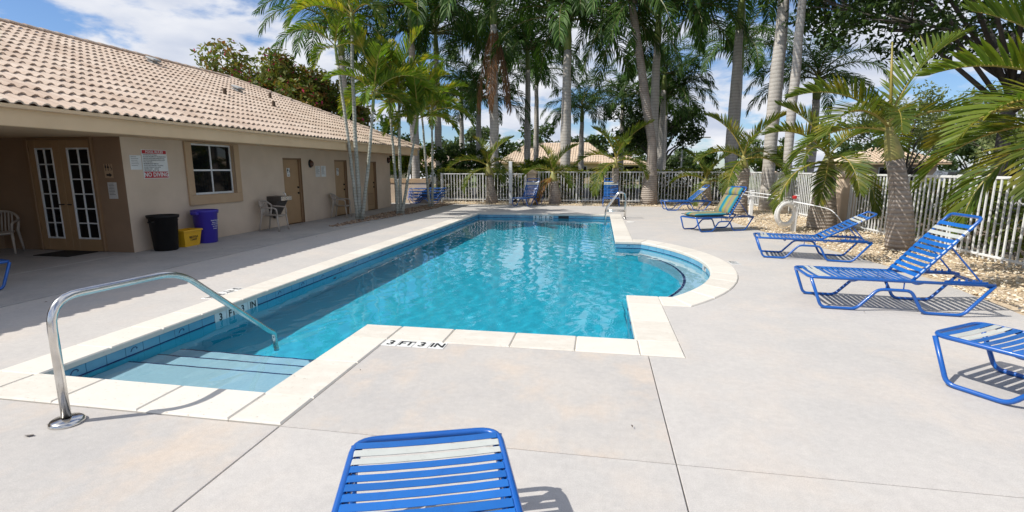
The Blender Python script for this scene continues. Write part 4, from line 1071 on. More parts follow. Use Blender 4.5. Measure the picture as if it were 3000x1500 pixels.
# ------------------------------------------------------------------ plastic chairs
def make_chair():
    t = thing('plastic_chair', 'x', 'chair')
    # local: front = +X
    b = MB(); vs = []; fs = []; n = 8
    for i in range(n + 1):
        for j in range(n + 1):
            u, v = i / n, j / n; x = -.20 + .43 * u; w = .20 + .05 * u; y = (-1 + 2 * v) * w
            z = .43 + .012 * (2 * abs(v - .5)) ** 2 - .02 * sin(pi * u) - (.03 * max(0, u - .85) / .15); vs.append((x, y, z))
    for i in range(n):
        for j in range(n): a = i * (n + 1) + j; fs.append((a, a + n + 1, a + n + 2, a + 1))
    k = len(vs); vs2 = [(x, y, z - .018) for x, y, z in vs]; b.add(vs + vs2, fs + [(k + a, k + d, k + c, k + e) for a, e, c, d in fs], 'chair_plastic'); b.build('seat', t, True)
    b = MB(); b.tube(rounded([(.23, -.25, .42), (.24, 0, .405), (.23, .25, .42)], .1), .016, 'chair_plastic', 6); b.build('front_rail', t, True)
    def bow(s): return -.24 - .13 * s
    # curved back: rim and slats
    b = MB(); rim = []
    for q in range(17):
        a = -1.25 + 2.5 * q / 16; y = .285 * sin(a) / sin(1.25); z = .83 - .17 * (abs(a) / 1.25) ** 2.2; x = -.33 + .16 * (abs(a) / 1.25) ** 2
        rim.append((x, y, z))
    b.tube(rim, .024, 'chair_plastic', 7); b.build('back_rim', t, True)
    for q in range(7):
        yy = -.165 + .055 * q; f = abs(yy) / .285; zt = .83 - .17 * (f * .95) ** 2.2; xt = -.33 + .16 * f ** 2
        m = MB(); m.tube([(-.205 + .02 * f, yy * .95, .43), (-.26 + .05 * f, yy, .6), (xt, yy * 1.02, zt)], [.013, .015, .016], 'chair_plastic', 6); m.build('slat', t, True)
    for s in (-1, 1):
        m = MB(); m.tube(rounded([(-.17, s * .285, .66), (-.02, s * .295, .645), (.17, s * .29, .635), (.23, s * .275, .60), (.24, s * .262, .44)], .07), [.024] * 99 if False else .022, 'chair_plastic', 7); m.build('arm', t, True)
        m = MB(); m.tube([(.225, s * .255, .44), (.25, s * .265, .2), (.27, s * .275, 0)], [.026, .022, .020], 'chair_plastic', 7); m.build('leg', t, True)
        m = MB(); m.tube([(-.18, s * .285, .66), (-.20, s * .24, .44), (-.25, s * .255, .2), (-.29, s * .265, 0)], [.022, .026, .023, .020], 'chair_plastic', 7); m.build('leg', t, True)
    return t
ch = make_chair()
for k, (x, y, a, lab) in enumerate(((-8.92, 12.52, 8, 'beige plastic armchair beside the drinking fountain'), (-8.95, 16.3, 12, 'beige plastic armchair in front of the second tan door'),
                                    (-12.1, 6.15, 20, 'plastic armchair in deep porch shade at the left edge'), (-11.9, 8.05, -50, 'plastic armchair in the dark porch corner by the glass doors'))):
    o = ch if k == 0 else copy_tree(ch)
    o.location = (x, y, .013); o.rotation_euler = (0, 0, R(a)); tag(o, lab, 'chair', 'plastic armchairs by the clubhouse')
t = thing('porch_table', 'dark square table in the porch shade by a plastic chair', 'table', (-12.05, 7.35, .014))
b = MB(); b.bbox((-.32, -.32, .68), (.32, .32, .72), 'steel_dark', .01); b.build('table_top', t)
for sx in (-1, 1):
    for sy in (-1, 1): b = MB(); b.tube([(sx * .28, sy * .28, 0), (sx * .28, sy * .28, .68)], .018, 'steel_dark', 6); b.build('leg', t)

# ------------------------------------------------------------------ vegetation
def frond_mesh(name, L, e0, bend, nl, ll, lw, vang, sw0, sw1, plum, droop, seed, leaf, rach, pet=.12, p=1.25, rw=.03, fold=0.):
    rnd = random.Random(seed); b = MB(); N = 18; pts = []; T = []; pos = Vector((0, 0, 0))
    for i in range(N + 1):
        s = i / N; th = R(e0) - R(bend) * s ** p; t = Vector((cos(th), 0, sin(th)))
        if i: pos = pos + (t + T[-1]).normalized() * L / N
        pts.append(pos.copy()); T.append(t)
    b.tube(pts, [rw * (1.25 - 1.1 * (i / N)) for i in range(N + 1)], rach, 4)
    side = Vector((0, 1, 0)); V = []; F = []
    for i in range(nl):
        u = (i + rnd.uniform(.2, .8)) / nl; s = pet + (1 - pet) * u
        f = s * N; k = min(N - 1, int(f)); q = f - k; P = pts[k].lerp(pts[k + 1], q); t = T[k].lerp(T[k + 1], q).normalized(); up = Vector((-t.z, 0, t.x))
        prof = (.55 + .45 * min(1, u / .25)) * (1 - .62 * max(0, (u - .55) / .45) ** 1.3)
        for sg in (-1, 1):
            sw = R(sw0 + (sw1 - sw0) * u + rnd.uniform(-6, 6)); v = R(vang + rnd.uniform(-plum, plum)); l = ll * prof * rnd.uniform(.88, 1.1)
            d = t * cos(sw) + (side * sg * cos(v) + up * sin(v)) * sin(sw)
            d1 = d.normalized(); d2 = (d1 + Vector((0, 0, -droop)) * rnd.uniform(.7, 1.3)).normalized(); d3 = (d2 + Vector((0, 0, -droop * 1.1))).normalized()
            w = lw * rnd.uniform(.8, 1.15); wd = (t - d1 * t.dot(d1)).normalized()
            wd = (wd + up * rnd.uniform(-.5, .5)).normalized() * w / 2
            A = P; Bm = A + d1 * l * .4; C = Bm + d2 * l * .35; D = C + d3 * l * .25
            o = len(V); V += [A - wd * .5, A + wd * .5, Bm - wd, Bm + wd, C - wd * .75, C + wd * .75, D]
            F += [(o, o + 1, o + 3, o + 2), (o + 2, o + 3, o + 5, o + 4), (o + 4, o + 5, o + 6)]
    b.add(V, F, leaf); return b.mesh(name)
ROYAL = [frond_mesh('frond', 4.1, e, bd, 78, .85, .044, 8, 62, 32, 36, dr, 10 + k, 'leaf_royal', 'rachis_dark', .1, 1.3, .035)
         for k, (e, bd, dr) in enumerate(((76, 70, .35), (54, 105, .45), (34, 108, .5), (14, 92, .55), (-8, 72, .6), (-40, 40, .6)))]
ROYAL_DEAD = frond_mesh('frond', 3.2, -70, 18, 50, .6, .035, -20, 40, 20, 30, .8, 33, 'leaf_royal_dead', 'leaf_royal_dead', .1, 1.2, .03)
SLIM = [frond_mesh('frond', 1.7, e, bd, 36, .50, .046, 34, 56, 28, 10, dr, 50 + k, 'leaf_slim', 'rachis', .12, 1.3, .018)
        for k, (e, bd, dr) in enumerate(((82, 42, .06), (66, 72, .10), (48, 88, .15), (22, 90, .24)))]
BOTTLE = [frond_mesh('frond', 1.75, e, bd, 46, .50, .036, va, 60, 30, 8, dr, 70 + k, lf, 'rachis', .10, 1.15, .022)
          for k, (e, bd, va, dr, lf) in enumerate(((68, 48, 38, .05, 'leaf_bottle'), (50, 70, 36, .07, 'leaf_bottle'), (34, 85, 30, .10, 'leaf_bottle'), (18, 88, 24, .14, 'leaf_bottle'), (2, 92, 14, .2, 'leaf_bottle'), (-12, 80, 5, .3, 'leaf_bottle_brown')))]
def tubed(pts, rad, m, n=14):
    b = MB(); b.tube(pts, rad, m, n); return b
def royal_palm(x, y, h, label, r=.24, seed=0, lean=(0, 0), nf=13, sc=1., dead=0, shaft=True, slim=False, trunk='trunk_royal', name='royal_palm', group='tall palms beyond the fence', low=True):
    rnd = random.Random(seed); t = thing(name, label, 'palm', (x, y, -.03), 0, group)
    def P(s): return Vector((lean[0] * s ** 1.5, lean[1] * s ** 1.5, h * s))
    K = 14; prof = [1.25, 1.08, 1.0, 1.0, 1.02, 1.06, 1.08, 1.07, 1.02, .97, .92, .87, .82, .78, .74]
    r *= .87
    tubed([P(i / K) + Vector((rnd.uniform(-.02, .02), rnd.uniform(-.02, .02), 0)) for i in range(K + 1)], [r * q for q in prof], trunk, 16).build('trunk', t, True)
    top = P(1); d = (P(1) - P(.9)).normalized()
    cs = 1.35 * sc if shaft else .3
    tubed([top - d * .03, top + d * cs * .25, top + d * cs * .7, top + d * cs], [r * .74, r * .86, r * .6, r * .28], 'shaft_green' if shaft else 'bark_brown', 14).build('crownshaft', t, True)
    c = top + d * cs; az0 = rnd.uniform(0, 360)
    for k in range(nf):
        u = k / (nf - 1); idx = (0, 0, 1, 1, 1, 1, 2, 2, 2, 2, 2, 3, 3, 3, 3, 3)[min(15, int(u * 15.99))]; a = az0 + k * 137.5 + rnd.uniform(-12, 12)
        o = link('frond', ROYAL[idx], t, c - d * (.28 * u * sc), (rnd.uniform(-.10, .10), 0, R(a))); q = sc * rnd.uniform(.88, 1.12); o.scale = (q, q, q)
    for k in range(dead):
        o = link('frond', ROYAL_DEAD, t, top + d * .1, (0, 0, R((180, 270, 330, 30)[k % 4] + rnd.uniform(-15, 15)))); o.scale = (sc, sc, sc); o['label'] = 'brown dead frond hanging down'
    return t
PALMS = [  # x, y, trunk height, radius, scale, dead, label
    (-5.62, 26.7, 9.0, .26, 1.4, 4, 'tall grey palm trunk with brown dead fronds hanging down'),
    (-1.80, 26.5, 7.6, .29, 1.3, 0, 'thick grey palm trunk right of the far roof centre'),
    (2.62, 27.2, 7.9, .26, 1.3, 0, 'straight grey palm with bright green crownshaft beside the leaning palm'),
    (4.25, 38, 7.2, .26, 1.0, 0, 'thinner pale palm trunk before the round dark tree'),
    (6.45, 27.2, 8.4, .29, 1.35, 0, 'tall palm with reddish trunk top left of the trunk pair'),
    (6.72, 22.0, 9.9, .27, 1.3, 0, 'thick white palm trunk, left of the close trunk pair'),
    (11.3, 30.2, 5.4, .28, .95, 0, 'shorter palm with full crown between trunk pair and big tree'),
    (-8.1, 33.5, 5.3, .24, .95, 0, 'mid-height palm left of the trunk with dead fronds'),
    (-11.1, 40, 6.4, .24, 1.0, 0, 'far palm above the low tiled house on the left'),
    (-10.3, 31.5, 8.6, .24, 1.25, 0, 'tall palm seen between the slim bright palms'),
    (-5.1, 35.5, 8.4, .25, 1.2, 0, 'palm behind, just right of the dead-frond palm'),
    (-5.3, 42, 8.4, .24, 1.05, 0, 'slimmer far palm over the left end of the tiled roof'),
    (-1.55, 41, 5.4, .24, .95, 0, 'lower palm with open crown above the tiled roof'),
    (1.65, 43, 6.4, .24, 1.0, 0, 'far palm with open crown left of the leaning palm'),
    (-10.3, 27.3, 9.0, .26, 1.3, 0, 'dark thick palm trunk behind the low wall'),
    (-13.9, 26.3, 7.7, .25, 1.15, 0, 'big palm behind the clubhouse roof with arching fronds on the left'),
    (4.6, 39.5, 5.6, .24, 1.0, 0, 'palm with green crown in front of the round dark tree'),
    (8.9, 36.5, 8.2, .25, 1.15, 0, 'far palm behind the reddish-topped palm'),
    (-7.35, 34.8, 8.8, .25, 1.25, 0, 'far tall palm straight behind the dead-frond palm'),
]
for k, (x, y, h, r, sc, dead, lab) in enumerate(PALMS):
    royal_palm(x, y, h, lab, r, 100 + k, nf=18, sc=sc, dead=dead)
royal_palm(6.72, 20.0, 9.6, 'ringed pale palm trunk, right one of the close trunk pair', .17, 300, nf=14, sc=1.05, trunk='trunk_royal', shaft=True, name='ringed_palm')
# leaning coconut palm with a swollen base
def coconut():
    t = thing('leaning_palm', 'leaning slender palm with swollen base inside the far fence', 'palm', (2.35, 25.0, -.03), 0, 'tall palms beyond the fence')
    pts = [(0, 0, 0), (0, 0, .3), (0.01, 0, .8), (.03, 0, 1.35), (.05, 0, 1.9), (.02, 0, 3.0), (-.22, 0, 4.2), (-.42, 0, 5.2), (-.62, 0, 6.4), (-.85, 0, 7.6), (-1.1, 0, 8.9), (-1.2, 0, 9.6)]
    tubed(pts, [.43, .40, .36, .33, .24, .21, .20, .21, .185, .175, .165, .16], 'trunk_bottle', 16).build('trunk', t, True)
    c = Vector(pts[-1]); rnd = random.Random(5)
    tubed([c - Vector((0, 0, .4)), c, c + Vector((0, 0, .5))], [.16, .26, .1], 'bark_brown', 10).build('crown_heart', t, True)
    for k in range(15):
        idx = min(5, int(k / 14 * 6)); o = link('frond', ROYAL[idx], t, c + Vector((0, 0, .3 - .3 * k / 14)), (rnd.uniform(-.1, .1), 0, R(k * 137.5))); o.scale = (1.1, 1.1, 1.1)
coconut()
# slim clustered palms on the left
def slim_palm(base, lean, h, label, r=.065, seed=0, sc=1., nf=9):
    rnd = random.Random(seed); t = thing('slim_palm', label, 'palm', (*base, 0), 0, 'slim bright palms in the left bed')
    K = 12; P = lambda s: Vector((lean[0] * s + lean[2] * s * (1 - s), lean[1] * s, h * s))
    tubed([P(i / K) + Vector((rnd.uniform(-.008, .008), rnd.uniform(-.008, .008), 0)) for i in range(K + 1)], [r * (1.35 if i == 0 else 1.12 - .32 * i / K) for i in range(K + 1)], 'trunk_slim', 12).build('trunk', t, True)
    top = P(1); d = (P(1) - P(.9)).normalized()
    tubed([top - d * .02, top + d * .2, top + d * .6, top + d * .75], [r * .82, r * 1.0, r * .7, r * .35], 'shaft_green', 10).build('crownshaft', t, True)
    c = top + d * .72
    for k in range(nf):
        u = k / (nf - 1); idx = min(3, int(u * 4)); o = link('frond', SLIM[idx], t, c - d * .2 * u, (rnd.uniform(-.12, .12), 0, R(40 * seed + k * 137.5 + rnd.uniform(-15, 15)))); q = sc * rnd.uniform(.85, 1.12); o.scale = (q, q, q)
slim_palm((-8.0, 15.62), (-.45, .1, .1), 5.0, 'left slim palm trunk of the front clump, leaning left', 0.0532, 1, .8, 7)
slim_palm((-7.93, 15.72), (.02, 0, -.25), 5.9, 'middle slim palm of the front clump, tallest', 0.0646, 2, 1.25, 10)
slim_palm((-7.86, 15.66), (.46, .2, .1), 3.55, 'right slim palm of the front clump, shortest', 0.0547, 3, 1.05, 11)
slim_palm((-7.5, 17.85), (-.18, .1, .05), 3.55, 'left slim palm of the second clump', 0.0532, 4, 1.1, 11)
slim_palm((-7.42, 17.92), (.06, .1, .0), 4.0, 'middle slim palm of the second clump', 0.0570, 5, 1.15, 11)
slim_palm((-7.34, 17.88), (.52, .25, 0), 3.0, 'right slim palm of the second clump, leaning right', 0.0532, 6, 1.15, 11)
slim_palm((-7.54, 21.55), (-.25, .1, .0), 3.9, 'left slim palm of the clump nearest the low wall', 0.0532, 7, 1.2, 11)
slim_palm((-7.44, 21.65), (.05, .1, .1), 3.6, 'right slim palm of the clump nearest the low wall', 0.0532, 8, 1.2, 11)
# bottle palms
def bottle_palm(base, h, label, r, seed, sc=1., fr=None, lean=(0, 0), spear=0., shaft=.65, prof=None, shift=0):
    rnd = random.Random(seed); t = thing('bottle_palm', label, 'palm', (*base, -.03), 0, 'fat trunked palms inside the fence')
    prof = prof or [1.0, 1.04, 1.03, .99, .94, .87, .8, .74, .69, .66, .67]
    K = len(prof) - 1; P = lambda s: Vector((lean[0] * s * s, lean[1] * s * s, h * s))
    tubed([P(i / K) for i in range(K + 1)], [r * q for q in prof], 'trunk_bottle', 18).build('trunk', t, True)
    top = P(1); d = (P(1) - P(.85)).normalized()
    tubed([top - d * .04, top + d * .03, top + d * .15, top + d * shaft * .7, top + d * shaft], [r * .66, r * .72, r * .66, r * .38, r * .2], 'shaft_gold', 14).build('crownshaft', t, True)
    c = top + d * shaft
    if fr is None: fr = [(k, min(5 if seed == 16 else 4, int(k / 7 * 5)), 360 / 8 * k * 3 + rnd.uniform(-15, 15), rnd.uniform(.9, 1.1)) for k in range(8)]
    for (_, idx, az, q) in fr:
        o = link('frond', BOTTLE[idx], t, c - d * .06 * idx, (rnd.uniform(-.12, .12), 0, R(az))); q *= sc; o.scale = (q, q, q)
    if spear:
        b = MB(); b.tube([c - d * .3, c + Vector((-.03, 0, spear * .5)), c + Vector((-.10, 0, spear))], [.035, .026, .012], 'rachis', 6); b.build('spear_leaf', t, True)
    return t
bottle_palm((6.25, 11.65), 1.95, 'nearest fat trunked palm on the right with upright spear leaf', .24, 11, 1.2,
            [(0, 0, 25, 1.2), (1, 1, 180, 1.0), (2, 2, 215, 1.05), (3, 3, 165, 1.0), (4, 2, 250, .9), (5, 2, 5, 1.15), (6, 3, 60, 1.0)], (-.30, 0), 1.55, .75)
bottle_palm((6.2, 15.35), 1.55, 'fat bottle palm half hidden by drooping yellow fronds', .36, 12, 1.15,
            [(0, 1, 190, 1.0), (1, 2, 230, 1.0), (2, 3, 270, 1.1), (3, 4, 300, 1.1), (4, 4, 250, .9), (5, 0, 150, 1.0), (6, 1, 20, 1.0), (7, 4, 200, 1.1)], (0, 0), .9, .6)
bottle_palm((5.35, 20.55), 1.75, 'dark trunked palm behind the striped cushion with drooping fronds', .27, 13, 1.2, None, (0, 0), 0, .5, [1.1, 1.05, 1, .98, .95, .95, .95, .95])
bottle_palm((4.85, 24.6), 1.0, 'small fat palm beside the far right lounger', .32, 14, .95, None, (0, 0), 0, .3)
bottle_palm((-5.35, 24.75), 1.45, 'palm with curved grey trunk left of the white post', .30, 15, 1.15, None, (-.12, 0), 0, .55, [1.1, 1.02, .9, .75, .62, .55, .5, .48])
bottle_palm((-2.15, 24.7), 1.15, 'small palm with orange brown drooping frond by the fence pillar', .30, 16, 1.0, None, (-.08, 0), 1.1, .5)
bottle_palm((.72, 24.75), 1.75, 'palm with dark trunk behind the lounger that faces the camera', .20, 17, 1.25, None, (0, 0), .7, .5, [1.2, 1.05, 1, .95, .9, .85, .8, .8])
bottle_palm((6.75, 8.1), 1.85, 'near palm at the right edge whose fronds reach into view', .36, 18, 1.15,
            [(0, 0, 150, 1.1), (1, 1, 175, 1.15), (2, 2, 195, 1.15), (3, 3, 150, 1.1), (4, 4, 180, 1.1), (5, 3, 215, 1.1), (6, 2, 120, 1.1), (7, 1, 60, 1.), (8, 4, 130, 1.1)], (-.1, 0), .8, .6)
# broadleaf trees
def leaf_cloud(b, clumps, n, size, leaf, rnd, flat=.35, extra=None):
    V = []; F = []; MI = []
    tot = sum(c[1] ** 2 for c in clumps)
    for (c, r) in clumps:
        for _ in range(int(n * r * r / tot)):
            d = Vector((rnd.gauss(0, 1), rnd.gauss(0, 1), rnd.gauss(0, 1))).normalized(); p = Vector(c) + Vector((d.x, d.y, d.z * .8)) * r * rnd.uniform(.45, 1.05)
            nrm = (d * .6 + Vector((rnd.gauss(0, .6), rnd.gauss(0, .6), rnd.gauss(.3, .6)))).normalized()
            a = nrm.cross(Vector((rnd.gauss(0, 1), rnd.gauss(0, 1), rnd.gauss(0, 1)))).normalized(); w = nrm.cross(a); s = size * rnd.uniform(.6, 1.3)
            o = len(V); V += [p - a * s, p + w * s * .45, p + a * s, p - w * s * .45]; F.append((o, o + 1, o + 2, o + 3))
    b.add(V, F, leaf)
def tree(x, y, label, limbs, n, size, leaf, r, seed, cat='tree', name='broadleaf_tree', flowers=0, bark='branch', sub=5, spread=.6, group=None, fork=.35):
    "limbs: list of (tip offset, clump radius)"
    rnd = random.Random(seed); t = thing(name, label, cat, (x, y, -.03), 0, group); b = MB(); cl = []
    zmin = min(q[0][2] for q in limbs); hub = Vector((0, 0, max(1.0, zmin * fork)))
    b.tube([(0, 0, 0), hub * .5, hub], [r * 1.3, r, r * .9], bark, 10)
    for tip, cr in limbs:
        tip = Vector(tip); m = hub.lerp(tip, .5) + Vector((rnd.uniform(-.3, .3), rnd.uniform(-.3, .3), rnd.uniform(.1, .5))); b.tube([hub * rnd.uniform(.7, .98), m, tip], [r * .42, r * .28, r * .08], bark, 7)
        for k in range(sub):
            d = Vector((rnd.gauss(0, 1), rnd.gauss(0, 1), rnd.gauss(.15, .8))).normalized(); c = tip + d * cr * rnd.uniform(.3, 1.0); cl.append((c, cr * spread * rnd.uniform(.6, 1.1)))
            b.tube([m.lerp(tip, .6), tip.lerp(c, .5) + Vector((0, 0, .1)), c], [r * .18, r * .10, r * .03], bark, 5)
    b.build('trunk', t, True); c = MB(); leaf_cloud(c, cl, n, size, leaf, rnd); c.build('crown', t)
    if flowers:
        f = MB(); leaf_cloud(f, [(q, rr * 1.05) for q, rr in cl], flowers, size * .8, 'petal', rnd); f.build('blossom', t)
    return t
def ring_limbs(n, R_, z0, z1, cr, rnd, c=(0, 0)):
    return [((c[0] + R_ * rnd.uniform(.4, 1) * cos(2 * pi * k / n + rnd.uniform(-.3, .3)), c[1] + R_ * rnd.uniform(.4, 1) * sin(2 * pi * k / n + rnd.uniform(-.3, .3)), rnd.uniform(z0, z1)), cr * rnd.uniform(.8, 1.2)) for k in range(n)]
rr = random.Random(3)
tree(-19.4, 27.5, 'flowering tree with pink blossoms behind the clubhouse roof', ring_limbs(10, 4.6, 4.0, 6.4, 1.9, rr) + [((-3, 0, 5.9), 1.9), ((0, 0, 6.6), 2), ((2.4, 0, 5.6), 1.9), ((4.2, 0, 5.4), 1.8), ((4.8, -.5, 4.4), 1.6), ((-4.6, .4, 5.2), 1.7), ((-4.0, -.6, 4.2), 1.8), ((-3.0, -1, 4.9), 1.8), ((-1.5, -1, 4.6), 1.8), ((1.5, -1, 4.4), 1.8)], 34000, .15, 'leaf_bougain', .22, 31, name='flowering_tree', flowers=1500)
tree(4.9, 46, 'rounded dark green tree behind the leaning palm', ring_limbs(9, 3.6, 3.2, 8.2, 2.0, rr) + [((2.2, 0, 4.2), 1.7), ((0, 0, 8.4), 2)], 8000, .18, 'leaf_tree', .3, 32)
tree(13.2, 19.6, 'large dark leafy tree filling the upper right corner', ring_limbs(12, 5.6, 6.4, 10.5, 2.2, rr) + [((-4.2, -.5, 6.6), 1.9), ((-5.6, 1, 7.6), 1.8), ((-2.2, -1.5, 7.2), 2), ((1.5, -3, 6.8), 2.1), ((4, -4, 6.4), 2.2), ((-3.2, 2, 8.9), 2.2), ((.5, -2, 9.2), 2.4), ((2.5, -1, 5.6), 1.6)], 19000, .13, 'leaf_tree', .2, 33, sub=6, spread=.55, fork=.85)
tree(17.5, 12.5, 'second dark tree just beyond the right fence corner', ring_limbs(10, 4.2, 6.0, 10, 2.2, rr), 12000, .14, 'leaf_dark', .3, 34, fork=.5)
tree(17.5, 33, 'pale feathery tree low behind the right fence', ring_limbs(9, 3.2, 3.0, 5.2, 1.6, rr), 7000, .11, 'leaf_pale', .16, 35, name='feathery_tree')
tree(25.0, 36, 'pale tree farther off behind the right fence', ring_limbs(9, 3.6, 2.6, 5.6, 1.7, rr), 6000, .13, 'leaf_pale', .16, 36, name='feathery_tree')
# far trees as individuals
FT = [(-26, 58, 7, 'far tree left of the low tiled house'), (-17, 62, 6.5, 'far tree behind the low tiled house'), (-9.5, 66, 6.8, 'far tree over the left roof end'), (-3.5, 70, 6.6, 'far tree over the roof ridge'), (2.5, 66, 6.5, 'far tree over the right roof end'),
      (9, 78, 4.6, 'far tree right of the round dark tree'), (15, 82, 4.2, 'far tree below the street lamp'), (22, 76, 5.2, 'far tree under the short palm'), (30, 66, 5.5, 'far tree behind the pale trees'), (38, 60, 6.5, 'far tree at the right behind the car')]
for k, (x, y, h, lab) in enumerate(FT):
    tree(x, y, lab, ring_limbs(7, 3.4, h * .45, h * .85, 1.7, rr), 2600, .30, 'leaf_far' if k % 2 else 'leaf_tree', .22, 60 + k, group='trees in the distance')
# undergrowth beyond the left fence
SH = [(-11.2, 28.9, 3.4, 'leaf_slim'), (-8.9, 29.5, 3.6, 'leaf_tree'), (-6.9, 30.6, 3.0, 'leaf_tree'), (-12.8, 30.5, 3.8, 'leaf_tree'), (-4.2, 33, 2.6, 'leaf_slim'), (10.4, 34, 3.4, 'leaf_slim')]
for k, (x, y, h, lf) in enumerate(SH):
    tree(x, y, ['bright leafy shrub behind the low wall', 'dark leafy shrub beyond the left fence run', 'leafy shrub left of the white post', 'dark shrub behind the gate', 'low bright shrub in front of the tiled roof', 'bright shrub behind the far right pillar'][k], ring_limbs(6, .9, h * .4, h * .8, .8, rr), 1800, .14, lf, .07, 80 + k, 'shrub', 'shrub', group='shrubs beyond the fence')
# hedges
def hedge(name, label, a, c, w, h, n, seed, size=.07, gap=0., leaf='leaf_hedge'):
    rnd = random.Random(seed); t = thing('hedge', label, 'hedge', (0, 0, 0)); a, c = Vector((*a, 0)), Vector((*c, 0)); d = c - a; L = d.length; u = d.normalized(); s = Vector((-u.y, u.x, 0))
    def leaves(n, zlo, zhi, lf, nm, wid):
        V = []; F = []
        for _ in range(n):
            x = rnd.uniform(0, L); q = rnd.uniform(-1, 1); z = zlo + (zhi - zlo) * rnd.random() ** .8
            if sin(x * 2.1 + seed) + sin(x * 5.3) * .6 < -1.25 + gap and z < h * .8: continue
            p = a + u * x + s * q * wid + Vector((0, 0, z + .05 * sin(x * 3.1) + rnd.gauss(0, .03))); nrm = Vector((rnd.gauss(0, 1), rnd.gauss(0, 1), rnd.gauss(.2, 1))).normalized()
            e = nrm.cross(Vector((rnd.gauss(0, 1), rnd.gauss(0, 1), 1))).normalized(); w_ = nrm.cross(e); k = size * rnd.uniform(.6, 1.3); o = len(V)
            V += [p - e * k, p + w_ * k * .5, p + e * k, p - w_ * k * .5]; F.append((o, o + 1, o + 2, o + 3))
        b = MB(); b.add(V, F, lf); b.build(nm, t)
    leaves(n, .12, h - .08, leaf, 'foliage', w); leaves(int(n * .16), h - .10, h + .02, 'leaf_hedge_top', 'top_growth', w * .9)
    b = MB()
    for k in range(int(L * 3)):
        x = rnd.uniform(0, L); p = a + u * x + s * rnd.uniform(-w, w) * .6
        b.tube([p, p + Vector((rnd.uniform(-.15, .15), rnd.uniform(-.15, .15), h * .5)), p + Vector((rnd.uniform(-.3, .3), rnd.uniform(-.3, .3), h * .9))], [.014, .010, .004], 'branch', 4)
    stuff(b.build('stems', t))
hedge('hedge', 'clipped hedge with yellow green top behind the far fence', (-8.6, 26.15), (6.6, 26.15), .32, 1.66, 11000, 1, .075)
hedge('hedge', 'sparse brownish hedge behind the right fence', (7.75, 26), (7.75, 1.5), .42, 1.40, 15000, 2, .07, .5)
# gravel beds
def stones(name, poly_fn, n, smin, smax, m, seed):
    rnd = random.Random(seed); b = MB(); V = []; F = []
    t = (1 + 5 ** .5) / 2; ico = [Vector(v).normalized() for v in ((-1, t, 0), (1, t, 0), (-1, -t, 0), (1, -t, 0), (0, -1, t), (0, 1, t), (0, -1, -t), (0, 1, -t), (t, 0, -1), (t, 0, 1), (-t, 0, -1), (-t, 0, 1))]
    IF = [(0, 11, 5), (0, 5, 1), (0, 1, 7), (0, 7, 10), (0, 10, 11), (1, 5, 9), (5, 11, 4), (11, 10, 2), (10, 7, 6), (7, 1, 8), (3, 9, 4), (3, 4, 2), (3, 2, 6), (3, 6, 8), (3, 8, 9), (4, 9, 5), (2, 4, 11), (6, 2, 10), (8, 6, 7), (9, 8, 1)]
    for _ in range(n):
        x, y, z = poly_fn(rnd); s = smin + (smax - smin) * rnd.random() ** 1.6; M = Matrix.Rotation(rnd.uniform(0, 6.3), 3, 'Z') @ Matrix.Rotation(rnd.uniform(-.4, .4), 3, 'X')
        sx, sy, sz = s * rnd.uniform(.7, 1.3), s * rnd.uniform(.6, 1), s * rnd.uniform(.35, .65); o = len(V)
        for v in ico: q = M @ Vector((v.x * sx, v.y * sy, v.z * sz)) * rnd.uniform(.86, 1.1); V.append((x + q.x, y + q.y, z + q.z))
        F += [tuple(o + i for i in f) for f in IF]
    b.add(V, F, m); return stuff(b.build(name))
def right_bed(r):
    while True:
        y = 2 + (23.7 - 2) * r.random(); x = r.uniform(2.5, 7.6)
        if x > bedx(y) + .03 + .05 * sin(y * 3): break
    return x, y, .005 + min(.05, .03 * (x - bedx(y))) + r.uniform(-.012, .01)
def far_bed(r):
    x = r.uniform(-7.6, 7.2); y = r.uniform(23.74, 25.9); return x, y, .01 + r.uniform(-.01, .015)
def left_bed(r):
    while True:
        y = r.uniform(13.6, 23.6); x = r.uniform(-8.7, -6.9); f = (y - 13.6) / 10
        if abs(x - (-7.78 + .25 * f)) < .12 + .42 * min(1, f * 2.2) * (1 if f < .85 else 1.0): break
    return x, y, .022 + r.uniform(-.008, .012)
m = MB(); m.add([(bedx(y) if k == 0 else 7.9, y, -.012) for y in [1.5 + i * 1.11 for i in range(21)] for k in (0, 1)], [(2 * i, 2 * i + 1, 2 * i + 3, 2 * i + 2) for i in range(20)], 'gravel_base') if False else None
mat('gravel_base', (.60, .49, .35), .9, (.44, .34, .23), 14, 40, .8)
b = MB(); ys = [1.0 + i * 1.135 for i in range(21)]
b.add([p for y in ys for p in ((bedx(min(23.7, y)) + .01, y, -.014), (8.2, y, -.014))], [(2 * i, 2 * i + 1, 2 * i + 3, 2 * i + 2) for i in range(20)], 'gravel_base')
b.add([(-7.3, 23.72, -.016), (8.2, 23.72, -.016), (8.2, 26, -.016), (-8.3, 26, -.016)], [(0, 1, 2, 3)], 'gravel_base'); struct(b.build('planting_bed'))
stones('gravel', right_bed, 15000, .012, .036, 'gravel', 4); stones('gravel', far_bed, 5000, .014, .036, 'gravel', 5); stones('bed_stones', left_bed, 2600, .02, .055, 'mulch_stone', 6)
